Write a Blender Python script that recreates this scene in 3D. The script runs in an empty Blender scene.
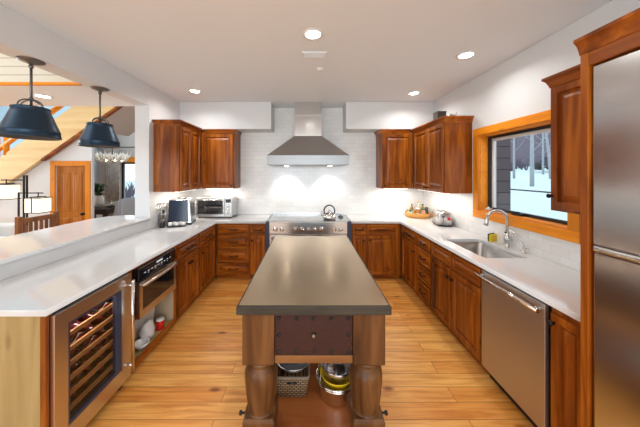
import bpy, bmesh, math, random
from mathutils import Vector, Matrix, noise
random.seed(7)
PI = math.pi
C = bpy.context.scene.collection
SC = bpy.context.scene

# ------------------------------------------------------------------ camera, world, exposure
FPX, CX, CY, EYE = 243.0, 308.3, 173.0, 1.65
cam_d = bpy.data.cameras.new('camera'); cam = bpy.data.objects.new('camera', cam_d); C.objects.link(cam)
cam.location = (0, 0, EYE); cam.rotation_euler = (PI/2, 0, 0)
cam_d.sensor_width = 36; cam_d.lens = FPX/640*36
cam_d.shift_x = (320-CX)/640; cam_d.shift_y = (CY-213.5)/640
cam_d.clip_start = .02; cam_d.clip_end = 300
SC.camera = cam
SC.view_settings.view_transform = 'Standard'; SC.view_settings.look = 'None'
SC.view_settings.gamma = 1; SC.view_settings.exposure = 0.30
SC.view_settings.use_curve_mapping = False
W = bpy.data.worlds.new('sky'); SC.world = W; W.use_nodes = True
wb = W.node_tree.nodes['Background']; wb.inputs[0].default_value = (.80, .92, 1, 1); wb.inputs[1].default_value = 1.3

def area(name, loc, rot, sx, sy, power, col=(1, 1, 1), parent=None, shape='RECTANGLE', spread=PI):
    d = bpy.data.lights.new(name, 'AREA'); d.shape = shape; d.size = sx
    if shape in ('RECTANGLE', 'ELLIPSE'): d.size_y = sy
    d.energy = power; d.color = col; d.spread = spread
    o = bpy.data.objects.new(name, d); C.objects.link(o); o.location = loc; o.rotation_euler = rot
    if parent: o.parent = parent
    return o
# fills added out of view to brighten the rooms, plus daylight at the roof window
area('rear_fill', (0, -2.9, 1.6), (PI/2, 0, 0), 3.4, 1.9, 88, (.80, .92, 1))  # soft fill added behind the camera for the kitchen
area('dining_rear_fill', (-5.2, -2.9, 1.8), (PI/2, 0, 0), 4, 2.2, 60, (.95, .98, 1))  # added fill from behind for the dining side
area('roof_window_daylight', (-4.6, 1.0, 4.1), (0, 0, 0), 2.4, 2.0, 28, (.92, .97, 1))
area('stairwell_fill', (-5.2, 5.2, 5.0), (0, 0, 0), 3.0, 2.0, 75, (.92, .97, 1))  # added fill above the stairs, no window there
area('dining_side_fill', (-8.9, 4.3, 1.9), (0, -PI/2, 0), 2.0, 2.2, 110, (.95, .98, 1))  # added fill at the left dining wall, which has no window
LAMP = 5.0

# ------------------------------------------------------------------ materials
def newmat(name):
    m = bpy.data.materials.new(name); m.use_nodes = True
    nt = m.node_tree; return m, nt, nt.nodes, nt.links, nt.nodes['Principled BSDF']
def flat(name, col, rough=.5, metal=0, coat=0, trans=0, ior=1.45, bump=0, bscale=40, var=0):
    m, nt, N, L, P = newmat(name)
    P.inputs['Base Color'].default_value = (*col, 1); P.inputs['Roughness'].default_value = rough
    P.inputs['Metallic'].default_value = metal; P.inputs['Coat Weight'].default_value = coat
    P.inputs['Transmission Weight'].default_value = trans; P.inputs['IOR'].default_value = ior
    if bump or var:
        tc = N.new('ShaderNodeTexCoord'); nz = N.new('ShaderNodeTexNoise'); nz.inputs['Scale'].default_value = bscale
        nz.inputs['Detail'].default_value = 4; L.new(tc.outputs['Object'], nz.inputs['Vector'])
        if bump:
            b = N.new('ShaderNodeBump'); b.inputs['Strength'].default_value = bump; b.inputs['Distance'].default_value = .01
            L.new(nz.outputs['Fac'], b.inputs['Height']); L.new(b.outputs[0], P.inputs['Normal'])
        if var:
            mx = N.new('ShaderNodeMix'); mx.data_type = 'RGBA'; L.new(nz.outputs['Fac'], mx.inputs[0])
            mx.inputs[6].default_value = (*[c*(1-var) for c in col], 1); mx.inputs[7].default_value = (*[min(1, c*(1+var)) for c in col], 1)
            L.new(mx.outputs[2], P.inputs['Base Color'])
    return m
def emit(name, col, s):
    m, nt, N, L, P = newmat(name); P.inputs['Base Color'].default_value = (*col, 1)
    P.inputs['Emission Color'].default_value = (*col, 1); P.inputs['Emission Strength'].default_value = s; return m
def wood(name, dark, mid, light, axis='z', rough=.35, scale=1.0, knots=.5, coat=.15):
    m, nt, N, L, P = newmat(name)
    tc = N.new('ShaderNodeTexCoord'); oi = N.new('ShaderNodeObjectInfo')
    ad = N.new('ShaderNodeVectorMath'); ad.operation = 'MULTIPLY_ADD'
    cb = N.new('ShaderNodeCombineXYZ'); 
    for i in range(3): L.new(oi.outputs['Random'], cb.inputs[i])
    L.new(cb.outputs[0], ad.inputs[0]); ad.inputs[1].default_value = (7.3, 3.1, 5.7); L.new(tc.outputs['Object'], ad.inputs[2])
    mp = N.new('ShaderNodeMapping'); L.new(ad.outputs[0], mp.inputs[0])
    s = [9*scale]*3; s['xyz'.index(axis)] = 1.0*scale; mp.inputs['Scale'].default_value = s
    nz = N.new('ShaderNodeTexNoise'); nz.inputs['Scale'].default_value = 1.0; nz.inputs['Detail'].default_value = 5
    nz.inputs['Distortion'].default_value = 1.2; L.new(mp.outputs[0], nz.inputs['Vector'])
    cr = N.new('ShaderNodeValToRGB'); e = cr.color_ramp.elements
    e[0].position = .22; e[0].color = (*dark, 1); e[1].position = .80; e[1].color = (*light, 1)
    x = cr.color_ramp.elements.new(.5); x.color = (*mid, 1)
    L.new(nz.outputs['Fac'], cr.inputs[0])
    mp2 = N.new('ShaderNodeMapping'); L.new(ad.outputs[0], mp2.inputs[0]); s2 = [5.5*scale]*3; s2['xyz'.index(axis)] = 2.6*scale; mp2.inputs['Scale'].default_value = s2
    vo = N.new('ShaderNodeTexVoronoi'); vo.inputs['Scale'].default_value = 1.0; L.new(mp2.outputs[0], vo.inputs['Vector'])
    kr = N.new('ShaderNodeValToRGB'); k = kr.color_ramp.elements; k[0].position = .05; k[0].color = (1, 1, 1, 1); k[1].position = .16; k[1].color = (0, 0, 0, 1)
    L.new(vo.outputs['Distance'], kr.inputs[0])
    kf = N.new('ShaderNodeMath'); kf.operation = 'MULTIPLY'; kf.inputs[1].default_value = knots; L.new(kr.outputs[0], kf.inputs[0])
    mx = N.new('ShaderNodeMix'); mx.data_type = 'RGBA'; L.new(kf.outputs[0], mx.inputs[0]); L.new(cr.outputs[0], mx.inputs[6])
    mx.inputs[7].default_value = (dark[0]*.35, dark[1]*.3, dark[2]*.3, 1)
    hs = N.new('ShaderNodeHueSaturation'); L.new(mx.outputs[2], hs.inputs['Color'])
    mr = N.new('ShaderNodeMapRange'); mr.inputs[3].default_value = .88; mr.inputs[4].default_value = 1.14; L.new(oi.outputs['Random'], mr.inputs[0]); L.new(mr.outputs[0], hs.inputs['Value'])
    L.new(hs.outputs[0], P.inputs['Base Color'])
    P.inputs['Roughness'].default_value = rough; P.inputs['Coat Weight'].default_value = coat*.2; P.inputs['Coat Roughness'].default_value = .25; P.inputs['Specular IOR Level'].default_value = .26
    b = N.new('ShaderNodeBump'); b.inputs['Strength'].default_value = .08; b.inputs['Distance'].default_value = .004
    L.new(nz.outputs['Fac'], b.inputs['Height']); L.new(b.outputs[0], P.inputs['Normal'])
    return m
def steel(name, col=(.60, .59, .58), rough=.28, axis='z', streak=.06):
    m, nt, N, L, P = newmat(name)
    tc = N.new('ShaderNodeTexCoord'); mp = N.new('ShaderNodeMapping'); L.new(tc.outputs['Object'], mp.inputs[0])
    s = [260]*3; s['xyz'.index(axis)] = 2.5; mp.inputs['Scale'].default_value = s
    nz = N.new('ShaderNodeTexNoise'); nz.inputs['Scale'].default_value = 1; L.new(mp.outputs[0], nz.inputs['Vector'])
    mr = N.new('ShaderNodeMapRange'); mr.inputs[3].default_value = rough-streak; mr.inputs[4].default_value = rough+streak
    L.new(nz.outputs['Fac'], mr.inputs[0]); L.new(mr.outputs[0], P.inputs['Roughness'])
    P.inputs['Base Color'].default_value = (*col, 1); P.inputs['Metallic'].default_value = 1
    return m
def brick(name, ax, bw, bh, c1, c2, mortar, msize, rough, offset=.5, bump=.3, grain=None, noise_bump=0, coat=0):
    m, nt, N, L, P = newmat(name)
    tc = N.new('ShaderNodeTexCoord'); sp = N.new('ShaderNodeSeparateXYZ'); L.new(tc.outputs['Object'], sp.inputs[0])
    cb = N.new('ShaderNodeCombineXYZ'); L.new(sp.outputs['xyz'.index(ax[0])], cb.inputs[0]); L.new(sp.outputs['xyz'.index(ax[1])], cb.inputs[1])
    br = N.new('ShaderNodeTexBrick'); L.new(cb.outputs[0], br.inputs['Vector'])
    br.inputs['Color1'].default_value = (*c1, 1); br.inputs['Color2'].default_value = (*c2, 1); br.inputs['Mortar'].default_value = (*mortar, 1)
    br.inputs['Scale'].default_value = 1; br.inputs['Mortar Size'].default_value = msize; br.inputs['Brick Width'].default_value = bw; br.inputs['Row Height'].default_value = bh
    br.inputs['Bias'].default_value = 0; br.offset = offset; br.inputs['Mortar Smooth'].default_value = .2
    col = br.outputs['Color']
    if grain:
        mp = N.new('ShaderNodeMapping'); L.new(cb.outputs[0], mp.inputs[0]); mp.inputs['Scale'].default_value = grain[0]
        nz = N.new('ShaderNodeTexNoise'); nz.inputs['Scale'].default_value = 1; nz.inputs['Detail'].default_value = 6; nz.inputs['Distortion'].default_value = .8
        # shift grain per board
        av = N.new('ShaderNodeVectorMath'); av.operation = 'MULTIPLY_ADD'; L.new(br.outputs['Color'], av.inputs[0]); av.inputs[1].default_value = (40, 30, 0); L.new(mp.outputs[0], av.inputs[2])
        L.new(av.outputs[0], nz.inputs['Vector'])
        cr = N.new('ShaderNodeValToRGB'); e = cr.color_ramp.elements; e[0].position = .28; e[0].color = (*grain[1], 1); e[1].position = .62; e[1].color = (1, 1, 1, 1)
        L.new(nz.outputs['Fac'], cr.inputs[0])
        mx = N.new('ShaderNodeMix'); mx.data_type = 'RGBA'; mx.blend_type = 'MULTIPLY'; mx.inputs[0].default_value = 1
        L.new(col, mx.inputs[6]); L.new(cr.outputs[0], mx.inputs[7]); col = mx.outputs[2]
        vo = N.new('ShaderNodeTexVoronoi'); mp2 = N.new('ShaderNodeMapping'); L.new(cb.outputs[0], mp2.inputs[0]); mp2.inputs['Scale'].default_value = (2.2, 5, 1); L.new(mp2.outputs[0], vo.inputs['Vector']); vo.inputs['Scale'].default_value = 1
        kr = N.new('ShaderNodeValToRGB'); k = kr.color_ramp.elements; k[0].position = .04; k[0].color = (.35, .2, .1, 1); k[1].position = .13; k[1].color = (1, 1, 1, 1); L.new(vo.outputs['Distance'], kr.inputs[0])
        mx2 = N.new('ShaderNodeMix'); mx2.data_type = 'RGBA'; mx2.blend_type = 'MULTIPLY'; mx2.inputs[0].default_value = 1
        L.new(col, mx2.inputs[6]); L.new(kr.outputs[0], mx2.inputs[7]); col = mx2.outputs[2]
    L.new(col, P.inputs['Base Color']); P.inputs['Roughness'].default_value = rough; P.inputs['Coat Weight'].default_value = coat
    b = N.new('ShaderNodeBump'); b.inputs['Strength'].default_value = bump; b.inputs['Distance'].default_value = .004; b.invert = True
    L.new(br.outputs['Fac'], b.inputs['Height'])
    if noise_bump:
        n2 = N.new('ShaderNodeTexNoise'); n2.inputs['Scale'].default_value = 22; L.new(tc.outputs['Object'], n2.inputs['Vector'])
        b2 = N.new('ShaderNodeBump'); b2.inputs['Strength'].default_value = noise_bump; b2.inputs['Distance'].default_value = .01
        L.new(n2.outputs['Fac'], b2.inputs['Height']); L.new(b.outputs[0], b2.inputs['Normal']); L.new(b2.outputs[0], P.inputs['Normal'])
    else: L.new(b.outputs[0], P.inputs['Normal'])
    return m
def glass(name, tint=(1, 1, 1), ior=1.45):
    m, nt, N, L, P = newmat(name); N.remove(P)
    t = N.new('ShaderNodeBsdfTransparent'); t.inputs[0].default_value = (*tint, 1); g = N.new('ShaderNodeBsdfGlossy'); g.inputs['Roughness'].default_value = .02
    f = N.new('ShaderNodeFresnel'); f.inputs[0].default_value = ior; mx = N.new('ShaderNodeMixShader')
    ge = N.new('ShaderNodeNewGeometry'); iv = N.new('ShaderNodeMath'); iv.operation = 'SUBTRACT'; iv.inputs[0].default_value = 1; L.new(ge.outputs['Backfacing'], iv.inputs[1])
    mu = N.new('ShaderNodeMath'); mu.operation = 'MULTIPLY'; L.new(iv.outputs[0], mu.inputs[0]); L.new(f.outputs[0], mu.inputs[1])
    L.new(mu.outputs[0], mx.inputs[0]); L.new(t.outputs[0], mx.inputs[1]); L.new(g.outputs[0], mx.inputs[2]); L.new(mx.outputs[0], N['Material Output'].inputs[0]); return m

AL = ((.065, .012, .0012), (.27, .066, .0045), (.55, .170, .012))
ALD_V = wood('alder_vertical', *AL, 'z'); ALD_H = wood('alder_horizontal', *AL, 'x'); ALD_Y = wood('alder_depth', *AL, 'y')
PINE_ED = wood('pale_pine_panel', (.27, .18, .068), (.38, .265, .108), (.46, .33, .15), 'z', .5, 1, .5)
HONEY_V = wood('honey_pine_vertical', (.58, .17, .008), (.74, .245, .010), (.82, .30, .016), 'z', .4, 1, .35)
HONEY_Y = wood('honey_pine_depth', (.58, .17, .008), (.74, .245, .010), (.82, .30, .016), 'y', .4, 1, .35)
HONEY_X = wood('honey_pine_cross', (.58, .17, .008), (.74, .245, .010), (.82, .30, .016), 'x', .4, 1, .35)
DOORW = wood('amber_door_wood', (.28, .078, .007), (.42, .135, .012), (.52, .19, .02), 'z', .4, 1, .5)
STAIRW = wood('pale_spruce', (.62, .40, .17), (.74, .52, .25), (.80, .60, .33), 'x', .5, .7, .6)
POSTW = wood('island_wood', (.028, .010, .003), (.115, .045, .014), (.22, .098, .032), 'z', .4, 1.1, .5)
RAILW = wood('island_rail_wood', (.10, .037, .012), (.20, .08, .025), (.28, .125, .04), 'x', .4, 1.1, .3)
SHELFW = wood('island_shelf_wood', (.17, .045, .012), (.30, .085, .022), (.38, .12, .03), 'x', .35, .8, .4)
STOOLW = wood('stool_wood', (.10, .035, .012), (.20, .075, .025), (.28, .11, .04), 'z', .4)
RACKW = wood('wine_rack_wood', (.42, .19, .06), (.55, .27, .09), (.62, .33, .12), 'x', .5, 1, 0)
BOARD = flat('chipboard', (.52, .40, .27), .8, var=.25, bscale=70)
FLOOR = brick('pine_floor', 'xy', 1.7, .125, (.94, .50, .135), (.80, .335, .066), (.34, .13, .028), .0022, .36, .37, .2,
              ((2.2, 26, 1), (.70, .48, .30)), coat=0)
WALLM = flat('wall_paint', (.70, .71, .715), .75, bump=.05, bscale=60)
CEILM = flat('ceiling_paint', (.79, .83, .855), .85, bump=.05, bscale=60)
GREYW = flat('grey_wall_paint', (.50, .48, .47), .8)
BLUEW = flat('pale_blue_paint', (.26, .40, .50), .8)
TILE_B = brick('white_tile_back', 'xz', .14, .07, (.85, .85, .84), (.79, .79, .78), (.72, .715, .70), .0022, .16, .5, .35, noise_bump=.16, coat=.3)
TILE_R = brick('white_tile_side', 'yz', .14, .07, (.85, .85, .84), (.79, .79, .78), (.72, .715, .70), .0022, .16, .5, .35, noise_bump=.16, coat=.3)
PLANKC = brick('cream_planks', 'xz', 4.0, .085, (.74, .70, .58), (.68, .64, .52), (.42, .38, .28), .005, .6, .5, .2)
QUARTZ = flat('white_quartz', (.69, .695, .70), .10, var=.03, bscale=9, coat=.3)
STEEL = steel('brushed_steel'); STEEL_H = steel('brushed_steel_horizontal', axis='x'); STEEL_Y = steel('brushed_steel_depth', (.58, .57, .56), .26, 'y')
FRIDGE = steel('fridge_steel', (.58, .575, .57), .20, 'y', .05); CHROME = flat('polished_steel', (.75, .74, .73), .10, 1)
WARMST = steel('warm_steel', (.66, .60, .55), .30, 'y'); DARKST = flat('dark_steel', (.20, .19, .19), .35, 1)
COOK = flat('cooktop_glass', (.22, .21, .21), .12, .5, coat=.4)
BRONZE = flat('dark_bronze', (.018, .014, .012), .4, .7); BLACK = flat('black_plastic', (.012, .012, .014), .35); IRON = flat('black_iron', (.03, .028, .03), .5, .6)
BGLASS = flat('black_glass', (.008, .009, .012), .06, 0, coat=.6); NAVY = flat('navy_enamel', (.035, .045, .085), .35)
PEND = flat('navy_pendant_metal', (.020, .042, .070), .38, .6, bump=.06, bscale=14)
PINT = flat('pendant_inside', (.10, .09, .08), .5, .4)
PEWTER = flat('pewter', (.16, .15, .14), .4, .8)
WHITEP = flat('white_plastic', (.8, .79, .77), .4); GREYP = flat('grey_plastic', (.35, .35, .36), .4); CERAM = flat('white_ceramic', (.82, .81, .79), .15, coat=.4)
RED = flat('red_plastic', (.65, .02, .015), .35); YEL = flat('yellow_plastic', (.80, .52, .01), .5); GREEN = flat('green_scrubber', (.02, .10, .03), .9)
MLEATH = flat('maroon_leather', (.034, .008, .006), .50, bump=.25, bscale=55, var=.3)
ITOP = flat('island_sheet_metal', (.58, .44, .29), .22, .85, var=.10, bscale=3)
IEDGE = wood('weathered_edge', (.018, .014, .010), (.045, .036, .026), (.085, .068, .05), 'x', .6, 1.5, .2, 0)
WICK = brick('wicker', 'xz', .03, .014, (.46, .28, .13), (.30, .17, .075), (.05, .03, .012), .004, .7, .5, 1.0)
BAMB = wood('bamboo', (.36, .17, .04), (.46, .22, .055), (.52, .28, .08), 'x', .5, 2, 0)
WINE = flat('wine_glass_bottle', (.075, .008, .010), .12, coat=.5); BOTGREEN = flat('dark_green_bottle', (.012, .03, .012), .1, coat=.5); LABELM = flat('paper_label', (.60, .57, .50), .6)
AMBER = flat('amber_oil', (.36, .14, .02), .12, coat=.4); OLIVE = flat('olive_oil', (.30, .30, .03), .12, coat=.4); PINKS = flat('pink_salt', (.62, .30, .22), .5); ORANGE = flat('orange_cap', (.85, .27, .02), .4); LEAFG = flat('leaf_green', (.06, .20, .03), .5); LEAFD = flat('dark_leaf', (.02, .075, .02), .5)
CLEARP = flat('cloudy_plastic_bag', (.72, .71, .70), .35); BLUEP = flat('blue_grey_bag', (.25, .33, .40), .4)
SHADEM = emit('lamp_paper', (1, .88, .68), .75); BULB = emit('warm_bulb', (1, .95, .88), 8); LENS = emit('downlight_lens', (1, .96, .90), 14); STRIP = emit('cabinet_light_strip', (1, .93, .82), 2); HALO = emit('hood_lamp', (1, .95, .88), 14)
ANTLER = flat('pale_antler', (.78, .74, .66), .5); FABG = flat('grey_upholstery', (.34, .38, .43), .9); FABW = flat('off_white_upholstery', (.66, .65, .63), .9); DARKT = flat('dark_table_wood', (.035, .028, .024), .35)
CURT = flat('patterned_curtain', (.40, .35, .31), .9, var=.55, bscale=9)
SNOW = flat('snow', (.60, .76, .79), .8, var=.05, bscale=1.5); SIDING = brick('purple_brown_siding', 'xz', 6, .17, (.10, .075, .085), (.085, .065, .075), (.03, .02, .025), .008, .8)
BARK = flat('aspen_bark', (.36, .37, .40), .8, var=.3, bscale=6); SHRUB = flat('bare_purple_shrub', (.13, .11, .15), .9, var=.6, bscale=12); HILLM = flat('shrubby_hillside', (.12, .105, .14), .95, var=.8, bscale=3.5)
WGLASS = glass('window_glass'); DGLASS = glass('tinted_door_glass', (.80, .78, .78)); SCREEN = flat('dark_blue_gloss', (.006, .016, .040), .10)
SINKM = steel('sink_steel', (.50, .49, .48), .30, 'y'); CURTD = flat('rod_black', (.01, .01, .01), .4)

# ------------------------------------------------------------------ mesh helpers
class B:
    def __init__(s): s.bm = bmesh.new(); s.mi = 0
    def _f(s, vs, smooth=False):
        try: f = s.bm.faces.new(vs)
        except ValueError: return
        f.material_index = s.mi; f.smooth = smooth
    def box(s, x0, x1, y0, y1, z0, z1):
        v = [s.bm.verts.new(p) for p in ((x0,y0,z0),(x1,y0,z0),(x1,y1,z0),(x0,y1,z0),(x0,y0,z1),(x1,y0,z1),(x1,y1,z1),(x0,y1,z1))]
        for q in ((3,2,1,0),(4,5,6,7),(0,1,5,4),(1,2,6,5),(2,3,7,6),(3,0,4,7)): s._f([v[i] for i in q])
        return s
    def hexa(s, pts):  # bottom 4 (ccw from above), top 4
        v = [s.bm.verts.new(p) for p in pts]
        for q in ((3,2,1,0),(4,5,6,7),(0,1,5,4),(1,2,6,5),(2,3,7,6),(3,0,4,7)): s._f([v[i] for i in q])
        return s
    def rings(s, rs, cap0=True, cap1=True, smooth=True, closed=False):
        vr = [[s.bm.verts.new(p) for p in r] for r in rs]; n = len(rs[0])
        for a, b in zip(vr, vr[1:] + ([vr[0]] if closed else [])):
            for i in range(n): s._f([a[i], a[(i+1) % n], b[(i+1) % n], b[i]], smooth)
        if cap0 and not closed: s._f(vr[0][::-1])
        if cap1 and not closed: s._f(vr[-1])
        return s
    def lathe(s, prof, c=(0,0,0), seg=24, axis='z', sx=1, sy=1, cap0=True, cap1=True):
        rs = []
        for r, h in prof:
            ring = []
            for i in range(seg):
                a = 2*PI*i/seg; p = (r*math.cos(a)*sx, r*math.sin(a)*sy, h)
                if axis == 'x': p = (p[2], p[0], p[1])
                if axis == 'y': p = (p[1], p[2], p[0])
                ring.append((c[0]+p[0], c[1]+p[1], c[2]+p[2]))
            rs.append(ring)
        return s.rings(rs, cap0, cap1)
    def tube(s, pts, r, seg=10, closed=False):
        pts = [Vector(p) for p in pts]; n = len(pts); rr = r if isinstance(r, (list, tuple)) else [r]*n
        rs = []; up = None
        for i, p in enumerate(pts):
            t = (pts[(i+1) % n]-pts[i-1]) if closed else (pts[min(i+1, n-1)]-pts[max(i-1, 0)])
            t.normalize()
            if up is None: up = Vector((0,0,1)) if abs(t.z) < .9 else Vector((1,0,0))
            a = t.cross(up)
            if a.length < 1e-5: a = t.orthogonal()
            a.normalize(); b = a.cross(t).normalized(); up = b
            rs.append([p + a*math.cos(2*PI*k/seg)*rr[i] + b*math.sin(2*PI*k/seg)*rr[i] for k in range(seg)])
        return s.rings(rs, closed=closed)
    def cyl(s, p0, p1, r, seg=14): return s.tube([p0, p1], r, seg)
    def ball(s, c, r, sc=(1,1,1), seg=16, n=10):
        return s.lathe([(max(1e-4, r*math.sin(PI*i/n)*1.0), -r*math.cos(PI*i/n)*sc[2]) for i in range(n+1)], c, seg, sx=sc[0], sy=sc[1])
    def panel(s, x0, x1, z0, z1, prof):  # rings (inset, y) looking at -y
        rs = [[(x0+i, y, z0+i), (x1-i, y, z0+i), (x1-i, y, z1-i), (x0+i, y, z1-i)] for i, y in prof]
        return s.rings(rs, True, True, smooth=False)
    def prism(s, poly, y0, y1, plane='xz'):
        def P(a, b, d): return {'xz': (a, d, b), 'yz': (d, a, b), 'xy': (a, b, d)}[plane]
        return s.rings([[P(a, b, y0) for a, b in poly], [P(a, b, y1) for a, b in poly]], smooth=False)
def obj(name, b, mats, parent=None, bevel=0, seg=2, smooth=False):
    bmesh.ops.recalc_face_normals(b.bm, faces=b.bm.faces)
    me = bpy.data.meshes.new(name); b.bm.to_mesh(me); b.bm.free()
    for m in (mats if isinstance(mats, (list, tuple)) else [mats]): me.materials.append(m)
    o = bpy.data.objects.new(name, me); C.objects.link(o)
    if parent: o.parent = parent
    if bevel:
        md = o.modifiers.new('edge', 'BEVEL'); md.width = bevel; md.segments = seg; md.limit_method = 'ANGLE'; md.angle_limit = math.radians(40)
    return o
def tag(o, label, cat, group=None):
    o['label'] = label; o['category'] = cat
    if group: o['group'] = group
    return o
def thing(name, label, cat, loc=(0,0,0), rz=0, group=None):
    o = bpy.data.objects.new(name, None); C.objects.link(o); o.location = loc; o.rotation_euler = (0,0,rz); o.empty_display_size = .1
    return tag(o, label, cat, group)
def struct(name, b, m, bevel=0, parent=None):
    o = obj(name, b, m, parent, bevel)
    if not parent: o['kind'] = 'structure'
    return o
def slab(name, outer, z0, z1, mat, holes=(), parent=None, edge=.003):
    cu = bpy.data.curves.new(name, 'CURVE'); cu.dimensions = '2D'; cu.fill_mode = 'BOTH'; cu.extrude = (z1-z0)/2-edge; cu.bevel_depth = edge; cu.bevel_resolution = 2; cu.offset = -edge
    for poly in [outer]+list(holes):
        sp = cu.splines.new('POLY'); sp.points.add(len(poly)-1); sp.use_cyclic_u = True
        for p, (x, y) in zip(sp.points, poly): p.co = (x, y, 0, 1)
    t = bpy.data.objects.new(name, cu); C.objects.link(t); bpy.context.view_layer.update()
    me = bpy.data.meshes.new_from_object(t.evaluated_get(bpy.context.evaluated_depsgraph_get()))
    bpy.data.objects.remove(t); bpy.data.curves.remove(cu)
    for v in me.vertices: v.co.z += (z0+z1)/2
    me.materials.clear(); me.materials.append(mat); me.name = name
    o = bpy.data.objects.new(name, me); C.objects.link(o)
    if parent: o.parent = parent
    return o
def rrect(x0, x1, y0, y1, r, n=5):
    out = []
    for cx, cy, a0 in ((x1-r, y1-r, 0), (x0+r, y1-r, 90), (x0+r, y0+r, 180), (x1-r, y0+r, 270)):
        for i in range(n+1):
            a = math.radians(a0+90*i/n); out.append((cx+r*math.cos(a), cy+r*math.sin(a)))
    return out
def copy_tree(o, parent=None):
    c = o.copy(); C.objects.link(c); c.parent = parent
    for ch in list(o.children): copy_tree(ch, c)
    return c

# ------------------------------------------------------------------ setting
XL, XR, YW, HC, YS = -2.10, 2.04, 4.32, 2.81, 3.96
XO = -2.283           # outer (dining) face of the left wall
struct('floor', B().box(-9, XR+.2, -3.2, 8.0, -.1, 0), FLOOR)
struct('ceiling', B().box(XO+.002, XR+.2, -3.2, YW+.2, HC, HC+.15), CEILM)
struct('wall_back', B().box(XO, XR+.2, YW, YW+.2, 0, HC), WALLM)
struct('wall_left', B().box(XO, XL, 3.20, YW-.002, 0, HC-.002), WALLM)
struct('wall_header', B().box(XO, XL, -3.0, 3.198, 2.54, HC-.002), WALLM)
struct('wall_bar', B().box(XO+.06, XL-.022, 1.36, 3.198, 0, 1.028), WALLM)
wy0, wy1, wz0, wz1 = 1.895, 2.895, 1.205, 2.095
b = B(); b.box(XR, XR+.2, -3.2, wy0, 0, HC-.002); b.box(XR, XR+.2, wy1, YW-.002, 0, HC-.002); b.box(XR, XR+.2, wy0, wy1, 0, wz0); b.box(XR, XR+.2, wy0, wy1, wz1, HC-.002)
struct('wall_right', b, WALLM)
b = B(); b.box(XL, -.607, YS, YW-.002, 2.367, HC-.002); struct('wall_soffit_left', b, WALLM)
b = B(); b.box(.614, XR, YS, YW-.002, 2.367, HC-.002); struct('wall_soffit_right', b, WALLM)
# unseen wall behind the camera, broad openings added to let sky light in
b = B(); b.box(-9, -7.4, -3.2, -3.0, 0, 4.2); b.box(-3.0, -1.8, -3.2, -3.0, 0, 4.2); b.box(1.8, XR+.2, -3.2, -3.0, 0, HC)
b.box(-7.4, -3.0, -3.2, -3.0, 0, .7); b.box(-7.4, -3.0, -3.2, -3.0, 2.9, 4.2); b.box(-1.8, 1.8, -3.2, -3.0, 0, .65); b.box(-1.8, 1.8, -3.2, -3.0, 2.55, HC)
struct('wall_rear', b, WALLM)
# tiles
b = B(); b.box(XL+.001, XR-.001, YW-.010, YW-.001, .915, 2.366); b.box(-.606, .613, YW-.010, YW-.001, 2.366, HC-.003); struct('wall_tiles_back', b, TILE_B)
b = B(); b.box(XR-.010, XR-.001, 3.0, YW-.011, .915, 1.40); b.box(XR-.010, XR-.001, 1.22, 3.0, .915, 1.118); struct('wall_tiles_right', b, TILE_R)
b = B(); b.box(XL+.001, XL+.010, 3.202, YW-.011, .915, 1.40); struct('wall_tiles_left', b, TILE_R)
# right window: casing, jambs, sash, glass, crank
w = thing('window_1', 'orange pine framed window over the sink', 'window'); w['kind'] = 'structure'
cs = .085; X0 = XR-.022
b = B(); b.box(X0, XR-.001, wy0-cs, wy0, wz0, wz1); b.box(X0, XR-.001, wy1, wy1+cs, wz0, wz1); obj('window_casing', b, HONEY_V, w, .003)
b = B(); b.box(X0, XR-.001, wy0-cs, wy1+cs, wz1, wz1+cs); b.box(X0, XR-.001, wy0-cs, wy1+cs, wz0-cs, wz0); obj('window_casing', b, HONEY_Y, w, .003)
b = B(); j = .018; b.box(XR, XR+.13, wy0+.001, wy0+j, wz0+.001, wz1-.001); b.box(XR, XR+.13, wy1-j, wy1-.001, wz0+.001, wz1-.001); b.box(XR, XR+.13, wy0+j, wy1-j, wz1-j, wz1-.001); b.box(XR, XR+.13, wy0+j, wy1-j, wz0+.001, wz0+j); obj('window_jamb', b, HONEY_Y, w, .002)
b = B(); y0, y1, z0, z1 = wy0+j, wy1-j, wz0+j, wz1-j; t = .028
for q in ((y0, y0+t, z0, z1), (y1-t, y1, z0, z1), (y0+t, y1-t, z0, z0+t), (y0+t, y1-t, z1-t, z1)): b.box(XR+.085, XR+.125, *q)
obj('window_sash', b, BLACK, w, .003)
b = B(); b.box(XR+.102, XR+.108, y0+t, y1-t, z0+t, z1-t); obj('window_pane', b, WGLASS, w)
b = B()
for q in ((y1-t-.028, y1-t, z0+t, z1-t), (y0+t, y0+t+.028, z0+t, z1-t), (y0+t+.028, y1-t-.028, z1-t-.03, z1-t)): b.box(XR+.112, XR+.125, *q)
obj('window_stop', b, WHITEP, w)
b = B(); b.box(XR+.045, XR+.082, 2.38, 2.50, wz0+j, wz0+j+.028); b.cyl((XR+.05, 2.40, wz0+j+.035), (XR+.03, 2.49, wz0+j+.03), .007); obj('window_crank', b, BLACK, w, .004)

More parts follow.
